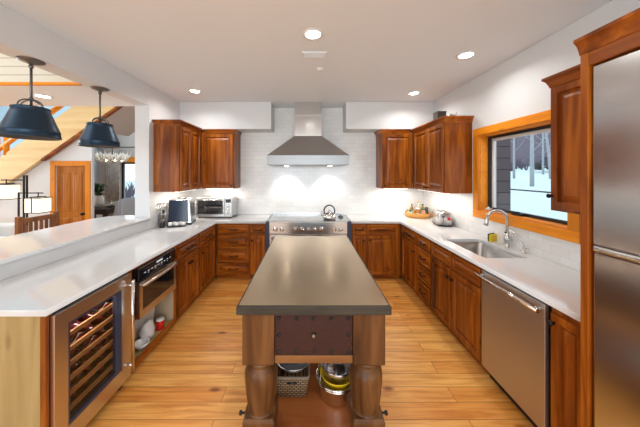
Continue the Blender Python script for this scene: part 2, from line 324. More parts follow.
# dining side shell
b = B(); b.box(-9.2, -9, -3.2, 8.0, 0, 5.4); struct('wall_dining_left', b, WALLM)
b = B(); b.box(-9, XO-.002, 2.46, 3.24, 2.54, 3.4); struct('ceiling_bridge', b, [CEILM])
b = B(); b.box(-9, XO-.002, 2.440, 2.459, 2.562, 4.2); struct('wall_cream_planks', b, PLANKC)
b = B(); b.box(-9, XO-.002, 2.425, 2.459, 2.532, 2.560); struct('trim_1', b, HONEY_X, .003)
b = B(); b.box(-9, XO-.002, -3.2, 0, 4.2, 4.35); b.box(-9, -6.0, 0, 2.46, 4.2, 4.35); b.box(-3.2, XO-.002, 0, 2.46, 4.2, 4.35); struct('ceiling_dining', b, CEILM)
b = B(); b.box(XO-.15, XO-.002, -3.2, 2.42, HC+.001, 4.2); struct('wall_above_header', b, WALLM)
YN = 7.5
nx0, nx1, nz0, nz1 = -5.80, -4.45, .62, 1.98
b = B(); b.box(-9, nx0, YN, YN+.2, 0, 5.4); b.box(nx1, XO+.2, YN, YN+.2, 0, 5.4); b.box(nx0, nx1, YN, YN+.2, 0, nz0); b.box(nx0, nx1, YN, YN+.2, nz1, 5.4); struct('wall_dining_back', b, GREYW)
b = B(); b.box(XO+.01, XO+.2, YW+.201, YN, 0, 5.4); struct('wall_dining_right', b, GREYW)
b = B(); b.box(XO+.002, XO+.2, 3.24, YW+.2, HC+.151, 5.4); struct('wall_stairwell_right', b, GREYW)
w2 = thing('window_2', 'wood trimmed dining window with a snowy view', 'window'); w2['kind'] = 'structure'
b = B(); b.box(nx0-.08, nx1+.08, YN-.025, YN-.001, nz1, nz1+.16); b.box(nx0-.08, nx0, YN-.025, YN-.001, nz0, nz1); b.box(nx1, nx1+.08, YN-.025, YN-.001, nz0, nz1); b.box(nx0-.08, nx1+.08, YN-.04, YN-.001, nz0-.09, nz0); obj('window_casing', b, HONEY_X, w2, .004)
b = B(); b.box(nx0+.001, nx0+.05, YN+.05, YN+.1, nz0+.001, nz1-.001); b.box(nx1-.05, nx1-.001, YN+.05, YN+.1, nz0+.001, nz1-.001); b.box(nx0+.05, nx1-.05, YN+.05, YN+.1, nz0+.001, nz0+.05); b.box(nx0+.05, nx1-.05, YN+.05, YN+.1, nz1-.05, nz1-.001); obj('window_sash', b, BLACK, w2)
b = B(); b.box(nx0+.05, nx1-.05, YN+.07, YN+.076, nz0+.05, nz1-.05); obj('window_pane', b, WGLASS, w2)
# wall under the stairs, cut to the slope of the stairs, with the low closet door
YU = 5.04
def sl(x, z0=3.0, x0=-3.895, k=.702): return z0+(x-x0)*k     # lower edge of the stringer
dx0, dx1, dzt = -5.235, -4.61, 1.80
b = B(); top = lambda x: sl(x)+.14
b.prism([(-7.5, 0), (dx0, 0), (dx0, top(dx0)), (-6.45, top(-6.45)), (-7.5, .6)], YU, YU+.06)
b.prism([(dx1, 0), (-4.49, 0), (-4.49, top(-4.49)), (dx1, top(dx1))], YU, YU+.06)
b.prism([(dx0, dzt), (dx1, dzt), (dx1, top(dx1)), (dx0, top(dx0))], YU, YU+.06); struct('wall_under_stairs', b, WALLM)
b = B(); b.box(-9, -5.75, 6.5, 6.6, 1.2, 5.4); struct('wall_stair_back', b, BLUEW)
d = thing('door_1', 'knotty amber wood closet door under the stairs', 'door'); d['kind'] = 'structure'
b = B(); c = .10; b.box(dx0-c, dx0, YU-.025, YU-.001, 0, dzt+c); b.box(dx1, dx1+c, YU-.025, YU-.001, 0, dzt+c); b.box(dx0, dx1, YU-.025, YU-.001, dzt, dzt+c); obj('door_casing', b, HONEY_V, d, .004)
b = B(); wd = dx1-dx0; st = .10
b.box(dx0+.003, dx1-.003, YU+.02, YU+.05, .01, dzt-.003)
for (za, zb) in ((.12, .72), (.86, dzt-.14)):
    for (xa, xb) in ((dx0+st, dx0+wd/2-.035), (dx0+wd/2+.035, dx1-st)):
        b.panel(xa, xb, za, zb, [(0, YU+.0205), (0, YU+.012), (.018, YU+.004), (.03, YU+.012), (.055, YU+.004)])
obj('door_leaf', b, DOORW, d)
b = B(); b.lathe([(.026, 0), (.026, .008), (.010, .012), (.010, .035), (.028, .045), (.030, .06), (.018, .07), (.001, .072)], (dx1-.06, YU+.02, .80), 16, 'y'); o = obj('door_knob', b, BRONZE, d)
for v in o.data.vertices: v.co.y = 2*(YU+.02)-v.co.y
o.data.flip_normals()

# outdoors: snow bank, hillside, siding of the next wing, railing, aspens
b = B(); n = 14; rs = []
prof = [(2.3, -.5), (4, -.25), (6, .0), (10, .45), (14, .82), (22, 1.4), (34, 2.3), (42, 3.4)]
b.rings([[(x, y, z+.08*noise.noise(Vector((x*.4, y*.4, 0)))) for y in range(-4, 64, 4)] for x, z in prof], False, False); 
bb = B()
for (xa, za), (xb, zb) in zip(prof, prof[1:]):
    for y in range(-4, 64, 4):
        f = lambda x, y, z: (x, y, z+.08*noise.noise(Vector((x*.4, y*.4, 0))))
        bb._f([bb.bm.verts.new(p) for p in (f(xa, y, za), f(xb, y, zb), f(xb, y+4, zb), f(xa, y+4, za))], True)
b.bm.free(); bmesh.ops.remove_doubles(bb.bm, verts=bb.bm.verts, dist=1e-4); struct('ground_snow', bb, SNOW)
bb = B()
for i in range(24):
    for k in range(6):
        f = lambda i, k: (36+k*4+1.5*noise.noise(Vector((i*.5, k*.7, 1))), -4+i*4, 2.2+k*2.4+.8*noise.noise(Vector((i*.6, k*.6, 3))))
        bb._f([bb.bm.verts.new(p) for p in (f(i, k), f(i, k+1), f(i+1, k+1), f(i+1, k))], True)
bmesh.ops.remove_doubles(bb.bm, verts=bb.bm.verts, dist=1e-4); struct('ground_hillside', bb, HILLM)
b = B(); b.box(2.36, 2.98, 3.58, 5.2, -.4, 3.6); struct('wall_siding_outside', b, SIDING)
b = B()
for i in range(90):
    y = random.uniform(6, 48); x = random.uniform(27, 36); z = 1.75+(x-27)*.09+ .3
    for k in range(9):
        a = random.uniform(0, 2*PI); l = random.uniform(.6, 1.6); b.tube([(x, y, z-.5), (x+.3*l*math.cos(a), y+.3*l*math.sin(a), z+.4*l), (x+.8*l*math.cos(a), y+.8*l*math.sin(a), z+l)], [.05, .04, .015], 4)
o = obj('shrubbery', b, SHRUB); o['kind'] = 'stuff'; tag(o, 'bare purple grey shrubs on the slope outside the sink window', 'shrubs')
def aspen(px, py, Y, wpx, lab, lean=0):
    X = (px-CX)*Y/FPX; z = EYE-(py-CY)*Y/FPX; r = wpx*Y/FPX/2*.72; t = thing('aspen_tree', lab, 'tree', (X, Y, z-.05), 0, 'bare aspens outside the sink window')
    bb = B(); bb.tube([(0, 0, 0), (lean*.3, 0, 2), (lean, 0, 4.5), (lean*1.6, 0, 8)], [r*1.15, r, r*.8, r*.4], 10); obj('trunk', bb, BARK, t)
    for k in range(7):
        h = 2.2+k*.7; a = k*2.4; bb = B(); bb.tube([(lean*h/5, 0, h), (lean*h/5+.5*math.cos(a), .5*math.sin(a), h+.5), (lean*h/5+1.1*math.cos(a), 1.1*math.sin(a), h+1.4)], [r*.3, r*.2, r*.08], 6); obj('branch', bb, BARK, t)
aspen(532, 187, 15, 4.5, 'pale aspen trunk standing mid window on the snow')
aspen(551, 180, 19, 3.5, 'thin leaning aspen trunk just beside the upper cabinet edge', -.5)
aspen(514, 178, 20, 2.6, 'slender aspen trunk next to the dark siding outside')
aspen(543, 176, 24, 2.4, 'thinnest distant aspen between the two larger trunks')
t = thing('deck_railing', 'dark cable deck railing outside the sink window', 'railing', (4.2, 0, 0))
for y in (2.0, 7.2):
    bb = B(); bb.box(-.03, .03, y-.03, y+.03, -.3, 1.35); obj('post', bb, IRON, t)
bb = B(); bb.box(-.02, .02, 1.9, 7.4, 1.30, 1.325); obj('top_rail', bb, IRON, t)
t = thing('parked_car', 'dark car parked at the foot of the shrubby slope', 'car', (27.2, 26.5, 2.0), math.radians(100))
b = B(); b.prism([(-2.1, .35), (2.1, .35), (2.15, .8), (1.2, .95), (.7, 1.45), (-1.1, 1.45), (-1.7, .95), (-2.15, .85)], -.85, .85); obj('body', b, flat('dark_car_paint', (.05, .045, .06), .3), t, .05)
for xx in (-1.3, 1.3):
    for yy in (-.88, .70):
        b = B(); b.lathe([(.1, 0), (.34, 0), (.34, .18), (.1, .18)], (xx, yy, .34), 18, 'y'); obj('wheel', b, BLACK, t)
for i, (px, Y) in enumerate(((123, 12), (127, 13), (130, 15), (133, 17))):
    X = (px-CX)*Y/FPX; bb = B()
    for k in range(26):
        a = random.uniform(0, 2*PI); l = random.uniform(.35, .8); bb.tube([(0, 0, 0), (.2*l*math.cos(a), .2*l*math.sin(a), .7*l), (.5*l*math.cos(a), .5*l*math.sin(a), 1.4*l)], [.035, .03, .012], 4)
    o = obj('bare_bush', bb, SHRUB); o.location = (X, Y, -.05); tag(o, 'dark bare bush outside the dining window, ' + ['beside the curtain', 'second from the curtain', 'third from the curtain', 'nearest the white pillar'][i], 'bush', 'bushes outside the dining window')
b = B(); b.box(-40, 2.2, 7.8, 70, -.4, -.05); struct('ground_snow_back', b, SNOW)

# ------------------------------------------------------------------ cabinets
def knob(parent, x, y, z):
    b = B(); b.lathe([(.007, 0), (.006, -.012), (.014, -.018), (.016, -.026), (.011, -.032), (.001, -.034)], (x, y, z), 12, 'y'); return obj('knob', b, BRONZE, parent)
def pull(parent, x, y, z, l=.11):
    b = B(); b.tube([(x-l/2, y, z), (x-l/2, y-.022, z), (x-l/4, y-.030, z-.004), (x, y-.032, z-.006), (x+l/4, y-.030, z-.004), (x+l/2, y-.022, z), (x+l/2, y, z)], .0065, 8)
    for s_ in (-1, 1): b.ball((x+s_*l/2, y-.003, z), .011, (1, .5, 1), 8, 6)
    return obj('handle', b, BRONZE, parent)
def front(name, parent, x0, x1, z0, z1, mat, fr=.052):
    b = B(); h = min(x1-x0, z1-z0); fr = min(fr, h*.27); r = min(.028, h*.14)
    b.panel(x0, x1, z0, z1, [(0, -.0005), (0, -.016), (.003, -.020), (fr-.008, -.020), (fr-.002, -.008), (fr, -.003), (fr+.009, -.003), (fr+.012, -.008), (fr+.012+r, -.0175), (fr+.016+r, -.0185)])
    return obj(name, b, mat, parent)
def door(parent, x0, x1, z0, z1, k=None):
    d = front('door', parent, x0, x1, z0, z1, ALD_V)
    if k: knob(d, k[0], -.020, k[1])
    return d
def drawer(parent, x0, x1, z0, z1, style='pull'):
    d = front('drawer', parent, x0, x1, z0, z1, ALD_H, .032)
    if style == 'pull': pull(d, (x0+x1)/2, -.016, (z0+z1)/2, min(.12, (x1-x0)*.5))
    elif style == 'knob': knob(d, (x0+x1)/2, -.017, (z0+z1)/2)
    return d
ZB, ZT = .075, .878
def base(label, loc, rz, w, depth=.56, x_pre=0, x_post=0):
    t = thing('base_cabinet', label, 'cabinet', loc, rz, 'base cabinets')
    obj('body', B().box(-x_pre, w+x_post, 0, depth, ZB, ZT), ALD_V, t, .002)
    obj('toe_kick', B().box(-x_pre, w+x_post, .05, depth-.01, 0.001, ZB), ALD_H, t)
    return t
g = .012
# left run (faces +x): local x runs away from the camera
FL = -1.42
t = base('base cabinet between microwave and corner cabinet, drawer over two doors', (FL, 2.60, 0), PI/2, .53)
drawer(t, g, .53-g, .70, .855); door(t, g, .262, .10, .68, (.235, .60)); door(t, .268, .53-g, .10, .68, (.295, .60))
t = base('left run base cabinet meeting the back corner, one drawer and one door', (FL, 3.132, 0), PI/2, .565, x_post=.04)
drawer(t, g, .52, .70, .855); door(t, g, .52, .10, .68, (.06, .60))
# back run (faces -y)
FB = 3.745
t = base('four drawer base cabinet in the back corner below the toaster oven', (-1.415, FB, 0), 0, .512, x_pre=0)
for z0, z1 in ((.71, .855), (.49, .69), (.285, .47), (.095, .265)): drawer(t, .035, .50, z0, z1)
t = base('narrow base cabinet on the corner side of the range, small drawer over door', (-.90, FB, 0), 0, .25)
drawer(t, g, .25-g, .71, .855); door(t, g, .25-g, .095, .69, (.04, .62))
t = base('narrow base cabinet between the range and the wide two panel cabinet', (.662, FB, 0), 0, .228)
drawer(t, g, .228-g, .71, .855); door(t, g, .228-g, .095, .69, (.19, .62))
t = base('wide base cabinet in the corner below the bottle tray, drawer over door', (.893, FB, 0), 0, .53)
drawer(t, g, .455, .71, .855); door(t, g, .455, .095, .69, (.05, .63))
# right run (faces -x): local x runs towards the camera
FR = 1.43
t = base('right run base cabinet nearest the back corner, drawer over one door', (FR, 3.70, 0), -PI/2, .538, x_pre=.04)
drawer(t, .03, .526, .72, .855); door(t, .03, .526, .095, .70, (.47, .61))
t = base('narrow four drawer base cabinet beside the sink cabinet', (FR, 3.16, 0), -PI/2, .345)
for z0, z1 in ((.72, .855), (.515, .70), (.305, .495), (.095, .285)): drawer(t, g, .333, z0, z1)
t = base('wide sink base cabinet with two false drawers and two doors', (FR, 2.81, 0), -PI/2, .82, depth=.075)
drawer(t, g, .404, .71, .855, None); drawer(t, .416, .808, .71, .855, None); door(t, g, .404, .095, .69, (.375, .61)); door(t, .416, .808, .095, .69, (.445, .61))
b = B(); b.box(0, .82, .076, .56, ZB, .45); obj('carcass', b, ALD_V, t)
t = base('narrow base cabinet between the dishwasher and the refrigerator', (FR, 1.428, 0), -PI/2, .205)
door(t, g, .193, .095, .84, (.035, .79))

def crown(parent, pts, z, prof=((0, -.03), (.004, -.03), (.008, -.012), (.018, .014), (.028, .026), (.034, .030), (.034, .046), (0, .046))):
    """moulding swept along the outside of a polyline (outward = right of travel)"""
    n = len(pts); rs = []
    P = [Vector((p[0], p[1])) for p in pts]
    for i in range(n):
        d0 = (P[i]-P[i-1]).normalized() if i else (P[1]-P[0]).normalized(); d1 = (P[i+1]-P[i]).normalized() if i < n-1 else d0
        n0 = Vector((d0.y, -d0.x)); n1 = Vector((d1.y, -d1.x)); m = (n0+n1); m = m/m.length; k = 1/max(.3, m.dot(n0))
        rs.append([(P[i].x+m.x*k*o, P[i].y+m.y*k*o, z+h) for o, h in prof])
    b = B(); b.rings(rs, smooth=False); return obj('crown_moulding', b, ALD_H, parent)
def upper(label, loc, rz, w, z0, z1, depth, doors, light=0, lw=None):
    t = thing('wall_cabinet', label, 'cabinet', loc, rz, 'wall cabinets')
    obj('body', B().box(0, w, 0, depth, z0, z1), ALD_V, t, .002)
    for a, c_, k in doors: door(t, a, c_, z0+.02, z1-.035, k)
    if light:
        lw = lw or w-.1
        b = B(); b.box(w/2-lw/2, w/2+lw/2, .06, .09, z0-.012, z0-.0005); obj('light_strip', b, STRIP, t)
        area('under_cabinet_glow', (w/2, .12, z0-.016), (0, 0, 0), lw, .04, light, (1, .93, .84), t)
    return t
ZU = 1.395
t = upper('wall cabinet on the left side wall with tall end panel, two doors', (-1.745, 3.285, 0), PI/2, .677, ZU, 2.32, .345, [(.015, .315, None), (.321, .62, None)], 3)
crown(t, [(0, .345), (0, 0), (.64, 0)], 2.32)
t = upper('back wall cabinet left of the hood with one door', (-1.7443, YS+.005, 0), 0, .544, ZU, 2.315, .34, [(.03, .515, (.49, ZU+.05))], 3)
crown(t, [(.045, -.0), (.535, 0), (.535, .34)], 2.315)
t = upper('back wall cabinet right of the hood with one door', (1.20, YS+.005, 0), 0, .499, ZU, 2.315, .34, [(.02, .475, (.045, ZU+.05))], 3)
crown(t, [(0, .34), (0, 0), (.46, 0)], 2.315)
t = upper('wall cabinet on the window wall with two doors and curved end panel', (1.70, YS+.002, 0), -PI/2, .942, ZU, 2.31, .338, [(.085, .51, (.48, ZU+.05)), (.516, .927, (.55, ZU+.05))], 3)
crown(t, [(.04, 0), (.942, 0), (.942, .338)], 2.31)
t = upper('narrow wall cabinet hanging between the window and the refrigerator', (1.73, 1.735, 0), -PI/2, .515, 1.385, 2.28, .305, [(.02, .50, (.03, 1.49))])
crown(t, [(0, .305), (0, 0), (.515, 0)], 2.285)

# refrigerator and its surround
t = thing('refrigerator_surround', 'tall wood surround with crown framing the refrigerator', 'cabinet', (0, 0, 0))
obj('side_panel', B().box(1.36, XR-.003, 1.182, 1.216, 0, 2.265), ALD_V, t, .003)
obj('side_panel', B().box(1.36, XR-.003, .225, .259, 0, 2.25), ALD_V, t, .003)
obj('fascia', B().box(1.362, 1.40, .26, 1.181, 2.172, 2.265), ALD_Y, t, .002)
obj('top_board', B().box(1.40, XR-.003, .26, 1.181, 2.20, 2.25), ALD_Y, t)
tt = crown(t, [(XR-.003, 1.216), (1.36, 1.216), (1.36, .225)][1:], 2.266)
t = thing('refrigerator', 'tall brushed steel built-in refrigerator beside the counter end', 'refrigerator', (1.372, 1.178, 0), -PI/2)
obj('cabinet_body', B().box(.004, .912, .05, .64, .02, 2.14), DARKST, t)
b = B(); b.box(.004, .912, 0, .048, 1.305, 2.165); obj('upper_door', b, FRIDGE, t, .006, 3)
b = B(); b.box(.004, .912, 0, .048, .11, 1.272); obj('lower_door', b, FRIDGE, t, .010, 3)
obj('toe_grille', B().box(.004, .912, .03, .048, .02, .10), BLACK, t)
b = B(); b.box(.004, .912, -.006, .048, 1.2725, 1.3045); obj('trim_strip', b, FRIDGE, t, .010)
b = B(); b.tube([(.85, 0, 1.40), (.85, -.05, 1.42), (.85, -.05, 2.0), (.85, 0, 2.02)], .012, 10); obj('handle', b, CHROME, t)

# ------------------------------------------------------------------ counters
cl = slab('countertop', [(-2.098, 1.30), (-1.405, 1.30), (-1.405, 3.70), (-.648, 3.70), (-.648, YW-.012), (-2.085, YW-.012), (-2.085, 3.195), (-2.098, 3.195)], .880, .915, QUARTZ)
tag(cl, 'white quartz worktop of the left run, from end panel to range', 'countertop', 'white worktops')
SX0, SX1, SY0, SY1 = 1.525, 1.925, 2.10, 2.72
cr_ = slab('countertop', [(.657, 3.70), (1.40, 3.70), (1.40, 1.222), (XR-.011, 1.222), (XR-.011, YW-.012), (.657, YW-.012)], .880, .915, QUARTZ, [rrect(SX0, SX1, SY0, SY1, .06)])
tag(cr_, 'white quartz worktop with the sink cut out, from range to refrigerator', 'countertop', 'white worktops')
t = thing('breakfast_bar', 'raised white quartz breakfast bar ledge behind the left worktop', 'bar counter', (0, 0, 0))
r = .30
pts = [(-2.075, 1.28), (-2.075, 3.196), (-2.29, 3.196), (-2.29, 3.40)] + [(-2.52-r+r*math.cos(a), 3.40-r+r*math.sin(a)) for a in [PI/2*i/8 for i in range(0, 9)]][0:0]
pts += [(-2.50, 3.40)] + [(-2.50-.30*math.sin(PI/2*i/8), 3.10+.30*math.cos(PI/2*i/8)) for i in range(1, 9)] + [(-2.80, 1.28)]
slab('ledge', pts, 1.030, 1.060, QUARTZ, parent=t)
obj('riser', B().box(-2.119, -2.099, 1.30, 3.195, .916, 1.0295), QUARTZ, t)
# end panel of left run and cooler bay
t = thing('end_panel', 'pale knotty wood end panel closing the left run', 'cabinet panel', (0, 0, 0))
obj('panel', B().box(-2.095, -1.442, 1.306, 1.324, .001, .879), PINE_ED, t)
obj('edge_stile', B().box(-1.441, -1.412, 1.306, 1.324, .001, .879), ALD_V, t, .002)

# ------------------------------------------------------------------ wine cooler
t = thing('wine_cooler', 'undercounter steel framed wine cooler with glass door full of bottles', 'wine cooler', (-1.42, 1.328, 0), PI/2)   # local x away from camera, -y to aisle
WC = .570
b = B(); b.box(0, .02, 0, .56, .07, .868); b.box(WC-.02, WC, 0, .56, .07, .868); b.box(.02, WC-.02, .54, .56, .07, .868); b.box(.02, WC-.02, 0, .54, .848, .868); b.box(.02, WC-.02, 0, .54, .07, .10); obj('case', b, BLACK, t)
for xx in (.04, WC-.04):
    b = B(); b.lathe([(.02, 0), (.02, .02), (.012, .025), (.012, .07)], (xx, .03, .001), 12); obj('foot', b, PEWTER, t)
obj('kick_grille', B().box(.06, WC-.06, .06, .08, .01, .069), BLACK, t)
b = B(); fx0, fx1, gx0, gx1 = 0, WC, .075, .478
b.box(fx0, gx0, -.035, -.002, .075, .868); b.box(gx1, fx1, -.035, -.002, .075, .868); b.box(gx0, gx1, -.035, -.002, .785, .868); b.box(gx0, gx1, -.035, -.002, .075, .185)
dr = obj('door', b, WARMST, t)
b = B(); e = .014; b.box(gx0+.0005, gx0+e, -.032, -.006, .186, .784); b.box(gx1-.05, gx1-.0005, -.032, -.006, .186, .784); b.box(gx0+e, gx1-.05, -.032, -.006, .770, .784); b.box(gx0+e, gx1-.05, -.032, -.006, .186, .205); obj('gasket', b, NAVY, dr)
obj('glass', B().box(gx0+e, gx1-.05, -.024, -.019, .205, .770), DGLASS, dr)
b = B(); hx = WC-.035; b.cyl((hx, -.075, .14), (hx, -.075, .83), .012, 14)
for zz in (.18, .79): b.cyl((hx, -.034, zz), (hx, -.072, zz), .009, 10)
obj('handle', b, CHROME, dr)
SHZ = [.690, .600, .510, .420, .330, .240]
ordn = ['topmost', 'second', 'third', 'fourth', 'fifth', 'lowest']
for i, z in enumerate(SHZ):
    b = B(); b.box(.03, WC-.03, .012, .026, z-.022, z+.004); b.box(.03, WC-.03, .14, .16, z-.012, z-.002); b.box(.03, WC-.03, .44, .46, z-.012, z-.002)
    obj('shelf', b, RACKW, t)
area('cooler_fill', (WC/2, .10, .84), (0, 0, 0), .4, .05, 3.0, (1, .85, .75), t)  # light added to brighten the shelves and bottles
def bottle_profile(): return [(.001, 0), (.036, .002), (.0375, .01), (.0375, .19), (.034, .21), (.018, .24), (.0145, .26), (.0145, .30), (.001, .302)]
WB = None
ords = ['first', 'second', 'third', 'fourth', 'fifth']
for i, z in enumerate(SHZ):
    for k in range(5):
        lab = f'dark wine bottle on the {ordn[i]} cooler shelf, {ords[k]} from the end panel'
        if WB is None:
            root = thing('wine_bottle', lab, 'wine bottle', (0, 0, 0), 0, 'wine bottles in the cooler')
            b = B(); b.lathe(bottle_profile(), (0, 0, 0), 16, 'x'); obj('bottle_glass', b, WINE, root)
            b = B(); b.lathe([(.0382, .05), (.0382, .15)], (0, 0, 0), 16, 'x', cap0=False, cap1=False); obj('paper_label', b, LABELM, root)
            b = B(); b.lathe([(.0150, .25), (.0152, .302), (.001, .304)], (0, 0, 0), 12, 'x', cap0=False); obj('foil_cap', b, [flat('red_foil', (.22, .02, .02), .4), LABELM, DARKST][0], root)
            WB = root
        else: root = copy_tree(WB)
        neck_out = (i*5+k) % 3 != 0
        y = 1.328+.075+k*.105
        if neck_out: root.location = (-1.760, y, z+.037); root.rotation_euler = (k*.9, 0, 0)
        else: root.location = (-1.462, y, z+.037); root.rotation_euler = (k*1.3, 0, PI)
        tag(root, lab, 'wine bottle', 'wine bottles in the cooler')

# ------------------------------------------------------------------ microwave bay
t = thing('microwave_bay', 'open wood cabinet bay around the microwave with storage below', 'cabinet', (-1.42, 1.902, 0), PI/2)
obj('stile', B().box(0, .055, 0, .56, ZB, ZT), ALD_V, t, .002)
obj('stile', B().box(.668, .696, 0, .56, ZB, ZT), ALD_V, t, .002)
obj('side_lining', B().box(.655, .667, .005, .56, .10, .43), BOARD, t)
obj('back_board', B().box(.056, .654, .545, .558, .10, ZT), BOARD, t)
obj('bottom_board', B().box(.056, .654, .0, .545, ZB, .099), PINE_ED, t)
obj('bottom_rail', B().box(.056, .667, -.012, -.001, .060, .125), ALD_H, t, .002)
obj('toe_kick', B().box(0, .696, .05, .5, .001, ZB-.001), ALD_H, t)
obj('top_rail', B().box(.056, .667, .001, .03, .864, ZT), ALD_H, t)
t = thing('microwave_oven', 'built-in steel microwave drawer with black glass front', 'microwave', (-1.42, 1.99, 0), PI/2)
MW = .565
obj('case', B().box(.008, MW-.008, .0, .50, .440, .860), DARKST, t)
b = B(); b.box(.006, .045, -.035, -.001, .445, .742); b.box(MW-.045, MW-.006, -.035, -.001, .445, .742); b.box(.045, MW-.045, -.035, -.001, .445, .505); b.box(.045, MW-.045, -.035, -.001, .700, .742); dd = obj('drawer_front', b, WARMST, t)
obj('window_glass', B().box(.0455, MW-.0455, -.033, -.002, .506, .699), BGLASS, dd)
b = B(); b.tube([(.03, -.035, .712), (.05, -.060, .718), (MW/2, -.072, .722), (MW-.05, -.060, .718), (MW-.03, -.035, .712)], .013, 10); obj('handle', b, WARMST, dd)
cp = obj('control_panel', B().box(.006, MW-.006, -.028, -.001, .752, .860), BGLASS, t, .003)
b = B()
for k in range(9):
    x = .07+k*.047; b.box(x, x+.022, -.0292, -.0282, .80, .806); 
    if k % 2: b.box(x+.004, x+.016, -.0292, -.0282, .785, .789)
b.box(.24, .33, -.0292, -.0282, .825, .84); obj('control_marks', b, emit('panel_marks', (.6, .65, .7), .4), cp)
# stuff stored in the niche
def blob(name, label, cat, loc, sx, sy, sz, mat, seed, amp=.25, group='things stored under the microwave'):
    b = B(); bmesh.ops.create_icosphere(b.bm, subdivisions=3, radius=1)
    for v in b.bm.verts:
        n_ = 1+amp*noise.noise(v.co*1.7+Vector((seed, seed, 0))); v.co = Vector((v.co.x*sx*n_, v.co.y*sy*n_, max(-.6, v.co.z)*sz*n_ if v.co.z > -.6 else -.6*sz))
    mn = min(v.co.z for v in b.bm.verts)
    for v in b.bm.verts: v.co.z -= mn
    for f in b.bm.faces: f.smooth = True
    o = obj(name, b, mat); o.location = loc; return tag(o, label, cat, group)
t = thing('storage_tub', 'clear plastic tub of odds and ends under the microwave', 'tub', (-1.72, 2.36, .1), 0, 'things stored under the microwave')
b = B(); b.rings([[(-.14*s_, -.16*s_, z), (.14*s_, -.16*s_, z), (.14*s_, .16*s_, z), (-.14*s_, .16*s_, z)] for s_, z in ((.85, .001), (.87, .004), (1, .24), (.96, .24), (.84, .012))], True, True, smooth=False); obj('tub', b, CLEARP, t)
blob('plastic_bag', 'crumpled translucent plastic bag lying in the storage niche', 'bag', (-1.505, 2.27, .1), .055, .075, .11, CLEARP, 3)
blob('cloth_bundle', 'blue grey bundle at the cooler end of the niche', 'bag', (-1.62, 2.01, .1), .07, .035, .13, BLUEP, 9)
t = thing('red_tin', 'small red tin lying below the microwave', 'tin', (-1.475, 2.42, .1), 0, 'things stored under the microwave')
b = B(); b.lathe([(.034, 0), (.036, .003), (.036, .085), (.033, .09), (.001, .09)], (0, 0, 0), 18); obj('tin_body', b, RED, t)
b = B(); b.lathe([(.037, .088), (.037, .098), (.001, .099)], (0, 0, 0), 18); obj('tin_lid', b, WHITEP, t)
b = B(); b.lathe([(.03, 0), (.055, .035), (.062, .055), (.058, .055), (.05, .035), (.02, .008)], (0, 0, 0), 20); o = obj('small_bowl', b, CERAM); o.location = (-1.475, 2.15, .1); tag(o, 'little white bowl at the front of the storage niche', 'bowl', 'things stored under the microwave')

# ------------------------------------------------------------------ dishwasher
t = thing('dishwasher', 'brushed steel dishwasher with long bar handle in the right run', 'dishwasher', (1.43, 1.972, 0), -PI/2)
DW = .535
obj('tub', B().box(.004, DW-.004, .0, .55, .09, .872), DARKST, t)
b = B(); b.box(.004, DW-.004, -.028, -.001, .10, .868); dd = obj('door_panel', b, steel('dishwasher_steel', (.54, .52, .51), .42, 'z'), t, .004)
b = B(); b.cyl((.0, -.072, .832), (DW, -.072, .832), .0125, 16)
for xx in (.03, DW-.03): b.cyl((xx, -.027, .832), (xx, -.070, .832), .011, 12)
obj('handle', b, CHROME, dd)
obj('toe_kick', B().box(.004, DW-.004, .04, .06, .001, .09), BLACK, t)

# ------------------------------------------------------------------ sink, taps
t = thing('sink', 'undermount stainless steel sink set into the white worktop', 'sink', (0, 0, 0))
def rr3(i, z, r): return [(x, y, z) for x, y in rrect(SX0+i, SX1-i, SY0+i, SY1-i, max(.01, r))]
b = B(); b.rings([rr3(-.02, .8785, .07), rr3(-.001, .8785, .06), rr3(.002, .875, .06), rr3(.008, .72, .06), rr3(.03, .70, .05), rr3(.15, .697, .03)], False, True); o = obj('basin', b, SINKM, t)
o.modifiers.new('wall', 'SOLIDIFY').thickness = .0015
b = B(); b.lathe([(.045, .6975), (.045, .700), (.035, .7005), (.03, .6985), (.001, .6985)], (1.72, 2.41, 0), 20); obj('drain', b, CHROME, t)
def arc(c, r, a0, a1, n, d):  # arc in the vertical plane along unit direction d
    return [(c[0]+d[0]*r*math.cos(a), c[1]+d[1]*r*math.cos(a), c[2]+r*math.sin(a)) for a in [a0+(a1-a0)*i/n for i in range(n+1)]]
fx, fy = 1.972, 2.41
t = thing('kitchen_faucet', 'tall gooseneck pull-down faucet behind the sink', 'faucet', (fx, fy, .915))
b = B(); b.lathe([(.030, 0), (.030, .006), (.026, .012), (.024, .05), (.028, .07), (.028, .11), (.022, .125), (.016, .14)], (0, 0, 0), 20); obj('body', b, STEEL, t)
d = Vector((-.93, .37, 0)); R_ = .082
b = B(); b.tube([(0, 0, .12), (0, 0, .20)] + arc((d.x*R_, d.y*R_, .275), R_, PI, .1*PI, 14, d), .0145, 12); obj('neck', b, STEEL, t)
e = Vector(arc((d.x*R_, d.y*R_, .275), R_, PI, .1*PI, 14, d)[-1])
b = B(); dn = Vector((d.x*.18, d.y*.18, -1)).normalized(); b.tube([e, e+dn*.03, e+dn*.075, e+dn*.10], [.0135, .016, .021, .020], 14); obj('spray_head', b, STEEL, t)
b = B(); b.cyl((0, -.02, .085), (0, -.05, .085), .014, 12); b.tube([(0, -.045, .085), (.0, -.06, .12), (.0, -.072, .165)], [.009, .007, .006], 10); obj('lever', b, STEEL, t)
t = thing('filter_tap', 'slim chrome filtered water tap beside the gooseneck faucet', 'tap', (1.978, 2.225, .915))
b = B(); b.lathe([(.022, 0), (.022, .006), (.014, .012), (.014, .05), (.009, .06)], (0, 0, 0), 16); obj('body', b, CHROME, t)
